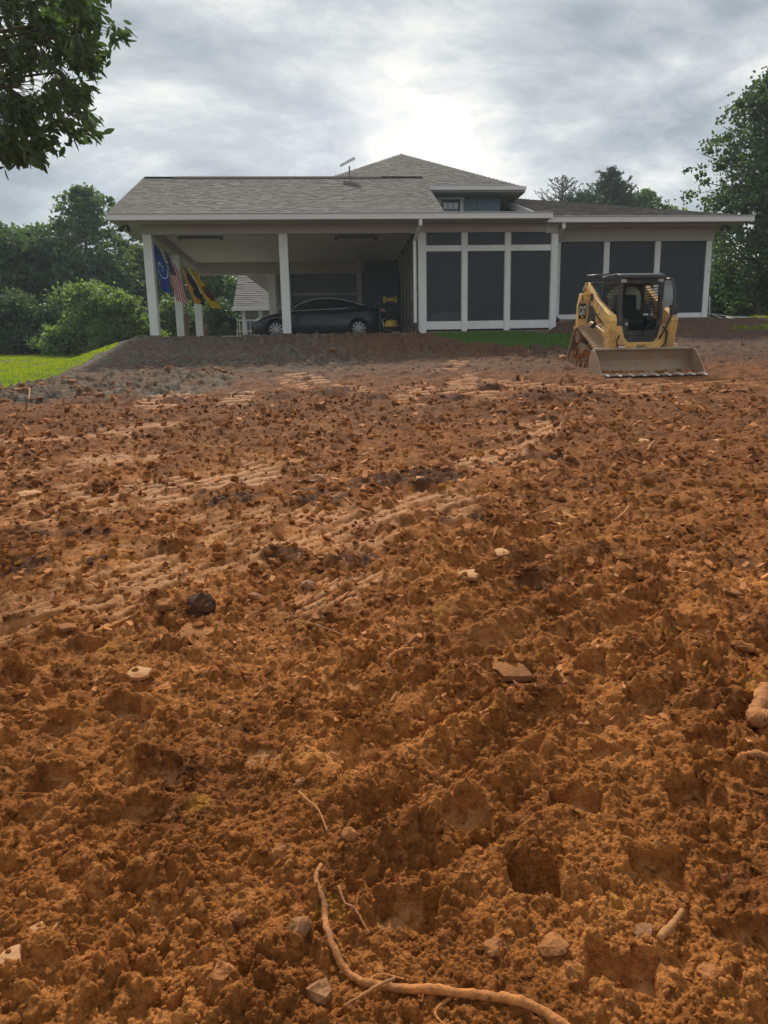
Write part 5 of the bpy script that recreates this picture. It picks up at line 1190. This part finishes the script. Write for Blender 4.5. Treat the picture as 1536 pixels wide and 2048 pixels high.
S(118, 655, 30.5, .9, 'leaf_lite', 'low light green bush in front of the large rounded shrub', 53, n=3200, leaf=.12, clump=.28)
S(20, 590, 33.5, 1.9, 'leaf_dark', 'dark shrub at the left frame edge', 54, n=7000, leaf=.15, clump=.5)
S(92, 610, 34, 1.6, 'leaf_dark', 'dark shrub between the lawn and the wood', 55, n=6000, leaf=.15, clump=.48)
S(290, 640, 31.5, .8, 'leaf_lite', 'small bush touching the foot of the front left post', 56, n=2500, leaf=.12, clump=.26)
S(345, 600, 36, 1.5, 'leaf_mid', 'bush seen between the two left posts', 57, n=5000, leaf=.15, clump=.45)
S(430, 600, 37, 1.6, 'leaf_dark', 'dark bush seen through the carport left of the small building', 58, n=5000, leaf=.15, clump=.45)
# pines and small trees behind the wing roof
GP_ = 'trees behind the wing roof'
tree('pine_tree', tx(1222, 316, 48), 48, hz_(1222,312,48,3), 1.75, 'leaf_pine', 'pointed pine rising highest behind the wing roof', 'pine', GP_, n=14000, leaf=.15, base=3, shape='sparse', lo=.66, seed=61, limbs=90, clump=.045, sub_=5, droop=-.6, trunk=.14, spiky=True)
tree('pine_tree', tx(1128, 330, 49), 49, hz_(1128,332,49,3), 1.9, 'leaf_pine', 'sparse twiggy pine with bare tips left of the pointed one', 'pine', GP_, n=1900, leaf=.12, base=3, shape='sparse', lo=.70, seed=62, limbs=44, clump=.035, sub_=4, droop=-.6, trunk=.13, spiky=True)
tree('pine_tree', tx(1165, 372, 47), 47, hz_(1165,372,47,3), 2.6, 'leaf_pine', 'low dense pine behind the roof, under the sparse one', 'pine', GP_, n=11000, leaf=.17, base=3, shape='sparse', lo=.62, seed=63, limbs=80, clump=.07, sub_=5, droop=-.6, trunk=.15, spiky=True)
tree('pine_tree', tx(1262, 372, 50), 50, hz_(1262,368,50,3), 1.8, 'leaf_pine', 'low pine between the pointed pine and the small leafy tree', 'pine', GP_, n=8000, leaf=.17, base=3, shape='sparse', lo=.66, seed=66, limbs=70, clump=.07, sub_=5, droop=-.6, trunk=.13, spiky=True)
tree('broadleaf_tree', tx(1292, 362, 47), 47, hz_(1292,362,47,3), 1.6, 'leaf_mid', 'small leafy tree right of the pines behind the roof', 'tree', GP_, n=7000, leaf=.16, base=3, shape='round', lo=.4, seed=64, limbs=60, clump=.24, trunk=.14)
tree('broadleaf_tree', tx(1335, 395, 46), 46, hz_(1335,395,46,3), 1.5, 'leaf_lite', 'low yellowish tree top at the right of those behind the roof', 'tree', GP_, n=6000, leaf=.16, base=3, shape='round', lo=.4, seed=65, limbs=50, clump=.26, trunk=.12)
# the big tree at the right
tree('broadleaf_tree', tx(1512, 640, 25.5), 25.5, 9.0, 2.1, 'leaf_dark', 'large dark tree with straight trunk at the right of the house', 'tree', None, n=16000, leaf=.14, base=2.5, shape='round', lo=.08, seed=71, limbs=90, clump=.42, trunk=.15, droop=.5, sub_=5)
tree('broadleaf_tree', tx(1590, 500, 27), 27.5, 9.4, 2.3, 'leaf_dark', 'second large tree partly outside the right frame edge', 'tree', None, n=12000, leaf=.16, base=2.5, shape='round', lo=.10, seed=72, limbs=46, clump=.5, trunk=.2, droop=.5)
GR = 'bushes to the right of the house'
for px, py, Y, rad, m, lab, sd in [(1450,520,31,1.5,'leaf_dark','dark bush just right of the end porch post',81),(1425,430,36,1.9,'leaf_mid','leafy bush rising behind the end of the eave',82),(1495,585,30,1.1,'leaf_lite','pale bush behind the rail at the right',83),(1535,560,33,1.6,'leaf_mid','bush at the right frame edge behind the big trunk',84)]:
    tree('shrub', tx(px, py, Y), Y, hz_(px, py, Y, 2.5), rad, m, lab, 'shrub', GR, n=6000, leaf=.16, base=2.45, shape='round', lo=.03, seed=sd, limbs=36, clump=.42, trunk=.07, droop=.5)
# near tree: a bough of drooping leaves in the top left
MT['leaf_oak'] = leafmat('oak_leaf_dark', (.028,.048,.025), (.070,.10,.042), .36, (1.8,2.1,.9))
oak = empty('broadleaf_tree', (-7.6, 9.2, 1.2), label='near tree whose drooping leafy boughs fill the top left corner', cat='tree')
rr = random.Random(8); rg = np.random.default_rng(8); o0 = Vector((-7.6, 9.2, 1.2))
tb = B(); tb.tube([(0,0,-.1),(.05,.03,2.2),(.1,-.1,4.4),(.05,-.25,6.5),(.1,-.3,9)], [.30,.24,.20,.14,.05], 10)
edge = [(-60,280),(0,215),(40,235),(62,262),(85,245),(110,200),(130,218),(160,214),(185,165),(205,192),(240,195),(262,206),(280,140),(295,120),(308,80),(316,10),(322,-40)]
hubs = []
for k in range(36):
    py = -50+375*k/35+rr.uniform(-14,14); px = -70+(np.interp(py, [e_[0] for e_ in edge], [e_[1] for e_ in edge])+40)*rr.uniform(.15,.85) ; Y = rr.uniform(7.6, 9.8)
    hub = at(px, py, Y)-o0; hubs.append(hub); z = max(2.0, hub.z-1.0-.4*rr.random())
    tb.tube([(.08,-.15,min(7.5, z)), Vector((.08,-.15,z)).lerp(hub, .5)+Vector((0,0,.35)), hub], [.05,.028,.010], 6, caps=False)
Cs = []; 
for k in range(620):
    py = rr.uniform(-70, 318); ex = float(np.interp(py, [e_[0] for e_ in edge], [e_[1] for e_ in edge])); u = rr.random()**.75
    px = -60+(ex-12+60)*u
    if vn(np.array([px/42.]), np.array([py/30.]), 5)[0] < (.40 if px > 90 else .22) and px < ex-12: continue
    Y = rr.uniform(7.4, 10.2); c = at(px, py, Y)-o0; h_ = min(hubs, key=lambda q: (q-c).length)
    tb.tube([h_, h_.lerp(c, .5)+Vector((0,0,.05)), c], [.005,.004,.002], 4, caps=False)
    Cs.append(c)
tb.build('trunk', MT['bark'], oak, smooth=True)
lv = [(0,0,0),(.2,.16,.02),(.52,.21,.0),(.8,.12,-.04),(1,0,-.10),(.8,-.12,-.04),(.52,-.21,0),(.2,-.16,.02),(.5,0,-.05)]
lf = [(0,1,8),(1,2,8),(2,3,8),(3,4,8),(4,5,8),(5,6,8),(6,7,8),(7,0,8)]
lme = bpy.data.meshes.new('leaf'); lme.from_pydata(lv, [], lf); lme.materials.append(MT['leaf_oak'])
V = []; F = []; SH = []; made = 0; order = sorted(Cs, key=lambda c: c.y)
LV = np.array(lv)
for c in order:
    hd = Vector((rr.uniform(-.3,1), rr.uniform(-.6,.4), -rr.uniform(.2,1.0))).normalized()
    for j in range(rr.randint(9, 14)):
        d = (hd+Vector((rr.gauss(0,.55), rr.gauss(0,.55), rr.gauss(0,.38)))).normalized(); s = rr.uniform(.085,.145)
        sd = d.cross(Vector((rr.gauss(0,1), rr.gauss(0,1), rr.gauss(0,1)))).normalized(); nm = sd.cross(d)
        p = c+Vector((rr.gauss(0,.045), rr.gauss(0,.045), rr.gauss(0,.04)))
        mw = Matrix(((d.x,sd.x,nm.x,p.x),(d.y,sd.y,nm.y,p.y),(d.z,sd.z,nm.z,p.z),(0,0,0,1))) @ Matrix.Diagonal((s,s*.95,s,1))
        if made < 300 and j < 6:
            o = bpy.data.objects.new('leaf', lme); COL.objects.link(o); o.parent = oak; o.matrix_local = mw; made += 1
        else:
            A4 = np.array(mw); P4 = LV@A4[:3,:3].T+A4[:3,3]; b_ = len(V); V += P4.tolist(); F += [tuple(b_+i for i in f) for f in lf]; SH += [rr.random()]*9
me = npmesh('leaves', np.array(V), np.array(F), {'shade': np.array(SH)}); o = link('leaves', me, MT['leaf_oak'], oak); o['kind'] = 'stuff'
# ------------------------------------------------------------------ grass
def grass(name, poly_fn, n, box, hmin, hmax, m, lab, wd=.006):
    x = rng.uniform(box[0], box[1], n); y = box[2]+(box[3]-box[2])*rng.random(n)**1.5
    d = detail(x, y, np.full(n, .05)); k = (d[3] > .35+.3*rng.random(n)) & poly_fn(x, y); x, y = x[k], y[k]
    z = ground_z(x, y, np.full(len(x), .05)); m_ = len(x); h = rng.uniform(hmin, hmax, m_); a = rng.uniform(0, math.pi, m_); ln = rng.normal(size=(m_, 2))*.35
    ww = wd*rng.uniform(.7, 1.6, m_)*(1+.06*np.maximum(0, y-14)); cx, cy = np.cos(a)*ww, np.sin(a)*ww
    P = np.stack([np.stack([x-cx, y-cy, z-.01], 1), np.stack([x+cx, y+cy, z-.01], 1), np.stack([x+ln[:,0]*h, y+ln[:,1]*h, z+h], 1)], 1)
    o = link(name, npmesh(name, P.reshape(-1,3), np.arange(m_*3).reshape(-1,3), {'shade': np.repeat(rng.random(m_), 3)}), MT[m]); tag(o, lab, kind='stuff')
grass('lawn_grass', lambda x, y: x < -4.5, 220000, (-17, -4.8, 12.9, 33), .018, .055, 'grassb', 'bright green mown grass of the lawn left of the bank', .007)
grass('grass_patch', lambda x, y: (x > 2.5) & (x < 8.5), 40000, (2.6, 8.6, 16.8, 22), .03, .08, 'grassd', 'strip of green turf below the tall porch', .009)
grass('verge_grass', lambda x, y: x > 10.5, 40000, (10.8, 22, 17.5, 30), .04, .14, 'grassb', 'green grass at the right edge beside the house', .012)
# ------------------------------------------------------------------ rails / stakes at the right
fr = empty('rail_fence', (13.3, 23.2, 2.6), label='pale plastic stakes and sagging rails to the right of the house', cat='fence')
def FP(mb, nm): return mb.build(nm, MT['fencew'], fr, smooth=True)
f0_ = Vector((13.3, 23.2, 2.6)); q = lambda px, py, Y: at(px, py, Y)-f0_
FP(B().cyl(q(1419,592,23.4), q(1418,642,23.4), .022, 7), 'stake'); FP(B().cyl(q(1522,632,22.6), q(1521,668,22.6), .03, 7), 'stake')
for a, b in (((1411,626,23.2),(1520,636,22.6)), ((1411,624,23.2),(1468,641,22.9)), ((1428,640,23.4),(1536,637,22.4)), ((1440,644,23),(1522,633,22.6)), ((1452,634,23.6),(1536,646,22.4)), ((1414,634,23.5),(1500,647,22.8))):
    p, r_ = q(*a), q(*b); FP(B().tube([p, p.lerp(r_, .5)+Vector((0,0,-.04)), r_], .016, 6), 'rail')
# ------------------------------------------------------------------ roots, sticks, slabs and stones on the clay
def gp(px, py):
    """point of the field seen at a pixel of the photograph"""
    d = f0+CR*(px-768)/FPX-CU*(py-1024)/FPX; t = .8
    o = np.array([0,0,CAMZ])
    ts = np.linspace(1.0, 30, 900)
    P_ = o[None]+d[None]*ts[:, None]; g = macro(P_[:,0], P_[:,1])+.02; k = int(np.argmax(P_[:,2] < g)); a_, b_ = P_[k-1,2]-g[k-1], P_[k,2]-g[k]; t = a_/(a_-b_)
    q_ = P_[k-1]*(1-t)+P_[k]*t; return float(q_[0]), float(q_[1])
def ground_line(pts, lift, n=8):
    P_ = []
    q = [pts[0]]+list(pts)+[pts[-1]]
    for i in range(len(pts)-1):
        for k in range(n):
            t = k/n; P_.append(tuple(.5*(2*q[i+1][c]+(q[i+2][c]-q[i][c])*t+(2*q[i][c]-5*q[i+1][c]+4*q[i+2][c]-q[i+3][c])*t*t+(3*q[i+1][c]-q[i][c]-3*q[i+2][c]+q[i+3][c])*t**3) for c in (0, 1)))
    P_.append(pts[-1]); xy = np.array([gp(*p) for p in P_])
    z = ground_z(xy[:,0], xy[:,1]); K = min(15, len(z)//2*2-1); zp = np.pad(z, 4, 'edge'); zm = np.max([zp[i:i+len(z)] for i in range(9)], 0)*.9+z*.1; zs = np.convolve(np.pad(zm, K//2, 'edge'), np.hanning(K+2)[1:-1]/np.hanning(K+2).sum(), 'valid')
    return [Vector((a, b, c+lift)) for (a, b), c in zip(xy, zs)]
def root_thing(name, pts, r0, r1, m, lab, cat, lift=.01, wob=.16, forks=()):
    P_ = ground_line(pts, lift); n = len(P_); rr = random.Random(len(lab)); o0 = P_[0].copy()
    P_ = [p+Vector((rr.gauss(0,1), rr.gauss(0,1), rr.gauss(0,.5)))*r0*.16 for p in P_]
    rad = [(r0+(r1-r0)*i/(n-1))*(1+rr.uniform(-wob, wob)) for i in range(n)]
    if not forks:
        o = B().tube([p-o0 for p in P_], rad, 9).build(name, MT[m], None, smooth=True); o.location = o0; tag(o, lab, cat)
    else:
        e_ = empty(name, o0, label=lab, cat=cat); B().tube([p-o0 for p in P_], rad, 10).build('stem', MT[m], e_, smooth=True)
        for fk, fr0, fr1 in forks:
            Q = ground_line(fk, lift); k = len(Q); B().tube([p-o0 for p in Q], [fr0+(fr1-fr0)*i/(k-1) for i in range(k)], 7).build('rootlet', MT[m], e_, smooth=True)
root_thing('tree_root', [(642,1728),(632,1765),(648,1810),(652,1860),(668,1915),(700,1955),(760,1980),(830,1995),(905,2002),(985,2008),(1060,2025),(1140,2070)], .0070, .0115, 'root', 'long orange root curving down and right at the bottom', 'root', -.001, forks=[([(735,1972),(760,1955),(820,1975)], .004,.002), ([(905,2002),(870,2040),(900,2075)], .005,.002)])
root_thing('tree_root', [(598,1588),(618,1612),(640,1636),(655,1672)], .0045, .003, 'twig', 'thin grey root above the long orange one', 'root', .012)
root_thing('tree_root', [(678,1785),(690,1815),(712,1835),(738,1872)], .004, .003, 'root', 'thin root just right of the bend of the long one', 'root', .010)
root_thing('stick', [(1365,1812),(1345,1850),(1318,1900)], .0065, .010, 'twig', 'short brown stick lying at the lower right', 'stick', .016)
root_thing('stick', [(690,2035),(740,2010),(790,1985)], .003, .004, 'twig', 'pale stalk beside the long root at the bottom edge', 'stick', .02)
root_thing('stick', [(1258,1012),(1245,1030),(1228,1043)], .010, .007, 'twig', 'pale crooked stick right of centre in the middle of the field', 'stick', .02)
root_thing('stick', [(1308,893),(1300,902),(1294,912)], .014, .012, 'twig', 'short orange stick stuck up far right in the field', 'stick', .04)
root_thing('stick', [(1145,1580+10),(1160,1150),(1172,1158)][1:], .006, .004, 'twig', 'small twig beside the pale slab right of centre', 'stick', .02)
root_thing('tree_root', [(30,808),(48,796),(62,806),(60,822)], .022, .012, 'twig', 'curled root standing out of the cut edge at the far left', 'root', .12)
root_thing('tree_root', [(195,1275),(225,1260),(262,1240)], .014, .007, 'root', 'knobbly root piece at the left below the rib marks', 'root', .02)
root_thing('tree_root', [(1532,1392),(1520,1420),(1512,1452),(1536,1462)], .03, .034, 'root', 'thick root end at the right frame edge', 'root', .02)
root_thing('tree_root', [(1478,1520),(1505,1530),(1540,1542)], .011, .013, 'root', 'thinner root below the thick one at the right edge', 'root', .015)
root_thing('stick', [(775,1200+130),(800,1318),(825,1305)], .010, .007, 'root', 'pale root piece above the centre of the foreground', 'stick', .02)
root_thing('stick', [(598,1255),(640,1265),(690,1288)], .0045, .003, 'twig', 'long thin straw-like stalk below the rib marks', 'stalk', .02)
root_thing('stick', [(525,905+130),(530,1030)], .01, .006, 'twig', 'tiny twig among the middle ribs', 'stick', .05)
def slab(px, py, wpx, hpx, m, lab, cat='slab', seed=0, thick=.07, name='clay_plate', tilt=.10):
    x, y = gp(px, py); dist = math.hypot(x, y)+.3; W = wpx/FPX*dist; D = min(hpx/FPX*dist*dist/1.6, W*1.2) if dist > 2.6 else hpx/FPX*dist*1.3
    rr = random.Random(seed*13+px); n = 14; z = float(ground_z(x, y, .02)[0])
    T_ = []; 
    for k in range(n):
        a = 2*math.pi*k/n; r_ = rr.uniform(.55, 1.15); T_.append((math.cos(a)*W/2*r_, math.sin(a)*D/2*r_))
    th = min(W, D)*thick; vs = [(p[0], p[1], th+rr.uniform(-.1,.1)*th) for p in T_]+[(p[0]*1.06, p[1]*1.06, -th*.6) for p in T_]+[(p[0]*.55+rr.uniform(-.1,.1)*W, p[1]*.55, th*1.15+rr.uniform(-.12,.12)*th) for p in T_]+[(0,0,th*1.1)]
    mb = B(); mb.add(vs, [(k, (k+1) % n, 2*n+(k+1) % n, 2*n+k) for k in range(n)]+[(n+k, n+(k+1) % n, (k+1) % n, k) for k in range(n)]+[(2*n+k, 2*n+(k+1) % n, 3*n) for k in range(n)])
    o = mb.build(name, MT[m], None); o.location = (x, y, z+th*.5); o.rotation_euler = (rr.uniform(.02, tilt+.06), rr.uniform(-tilt, tilt), rr.uniform(-.3,.3)); tag(o, lab, cat); return o
SL_ = [(932,1152,56,20,'paleclay','pale flat piece of dried clay near the centre of the field'),(1003,1114,32,14,'paleclay','small pale clay chip above and right of the larger centre one'),
 (1122,1044,28,14,'paleclay','pale clay chip below the crooked stick'),(278,1362,52,22,'paleclay','oval pale clay plate at the left'),(416,1342,22,20,'paleclay','small pale clay fleck right of the oval plate'),
 (135,1258,50,20,'orangeclay','pale pointed clay slab above the oval plate on the left'),(1118,1334,24,12,'paleclay','pale chip beside the cracked crust right of centre'),(1020,1322,84,50,'orangeclay','big cracked slab of crust right of centre'),
 (390,1268,78,30,'orangeclay','long orange clay slab left of centre'),(1228,1195+6,10,8,'paleclay','tiny pale chip at the right'),(1285,880,26,8,'paleclay','pale flake far right in the field'),
 (1075,845,18,6,'paleclay','pale flake in the far middle of the field'),(150,1008,36,12,'paleclay','pale slab among the left ribs'),(840,974,16,7,'paleclay','small pale flake in the distance near the centre'),
 (1162,1085,38,12,'paleclay','thin pale clay sheet right of centre'),(1440,880,24,8,'paleclay','pale flake near the right edge in the distance'),
 (60,990,40,12,'paleclay','pale sheet of clay near the left edge'),(1465,1195,30,16,'orangeclay','orange clay flake near the right edge')]
for i, (px, py, w__, h__, m, lab) in enumerate(SL_): slab(px, py, w__, h__, m, lab, 'clay piece', i)
ST = [(402,1222,52,40,'darkclod','dark round clod left of centre under the ribs','clod'),(615,1166,36,20,'greystone','grey stone with dark hollow at the upper end of the central ribs','stone'),(512,1186,34,18,'greystone','grey cylinder-like stone left of the central ribs','stone'),
 (400,1160,28,14,'greystone','grey flat stone among the left ribs','stone'),(192,1124,46,20,'darkclod','dark broken clod at the left','clod'),(634,960,34,12,'greystone','grey stone far left of centre in the field','stone'),
 (1092,983,22,14,'greystone','dark grey stone beside the crooked mark right of centre','stone'),(598,1905-30,44,60,'rock','upright grey-brown stone left of the long root','stone'),(600,1552,22,34,'rock','angular stone left of the thin grey root','stone'),
 (470,1840,40,46,'orangeclay','pointed lump of clay at the lower left','clod'),(448,1975,52,44,'orangeclay','round knobbly clod at the bottom left','clod'),(1420,1950,52,34,'orangeclay','orange clod near the bottom right corner','clod'),
 (1110,1895,60,34,'orangeclay','clod lying right of the pit at the bottom','clod'),(985,1900,46,30,'orangeclay','bright ochre lump above the long root','clod'),(1140,1950,34,46,'orangeclay','tall narrow clod right of the long root','clod'),
 (640,2000-5,50,46,'rock','stone at the inner bend of the long root','stone'),(560,1700,40,34,'orangeclay','clod left of the top of the long root','clod'),(700,1690,34,30,'orangeclay','clod right of the top of the long root','clod'),
 (870,1560,40,22,'orangeclay','clod at the middle of the foreground','clod'),(1240,1130,30,16,'orangeclay','lump of clay at the right in the middle distance','clod'),(1292,1850,40,28,'rock','flat stone left of the short brown stick','stone'),
 (95,1862,60,30,'paleclay','pale torn leaf-like clay scrap at the lower left','clay piece'),(22,1930,52,34,'paleclay','pale clay scrap at the left edge near the bottom','clay piece'),(1488,1300,36,22,'orangeclay','clod near the right edge above the thick root','clod'),
 (200,1245,34,26,'orangeclay','round orange clod left of the long slab','clod'),(330,1235,44,22,'orangeclay','lump of clay beside the dark round clod','clod'),(665,715,16,7,'greystone','grey stone on the bank below the house','stone'),(1126,733-16,18,7,'paleclay','pale stone left of the loader track','stone')]
tv, tF = clod_variants(2, 5)
for i, (px, py, w__, h__, m, lab, cat) in enumerate(ST):
    if cat == 'clay piece': slab(px, py, w__, h__, 'paleclay', lab, 'clay piece', i+40, name='clay_scrap'); continue
    x, y = gp(px, py); dist = math.hypot(x, y)+.4; s = w__/FPX*dist/2; rr = random.Random(i)
    Vv = tv[i % 5]*np.array([1.15, rr.uniform(.8, 1.1), min(1.2, h__/w__*rr.uniform(.9, 1.1)+.1)])*s
    me = npmesh('c', Vv, tF); me.materials.append(MT[m]); o = link({'clod': 'clay_clod', 'stone': 'stone', 'clay piece': 'clay_scrap'}[cat], me)
    sb = o.modifiers.new('s', 'SUBSURF'); sb.levels = sb.render_levels = 1; sb.subdivision_type = 'SIMPLE'
    tx_ = bpy.data.textures.new('lump', 'CLOUDS'); tx_.noise_scale = s*.45; tx_.noise_depth = 3; dm = o.modifiers.new('d', 'DISPLACE'); dm.texture = tx_; dm.strength = s*.30; dm.texture_coords = 'LOCAL'
    o.location = (x, y, float(ground_z(x, y, .02)[0])+s*h__/w__*.30); o.rotation_euler = (rr.uniform(-.3,.3), rr.uniform(-.3,.3), rr.uniform(0,6)); tag(o, lab, cat)
print('objects', len(bpy.data.objects), 'tris', sum(sum(len(p.vertices)-2 for p in m.polygons) if len(m.polygons) < 2000 else len(m.polygons)*2 for m in bpy.data.meshes))
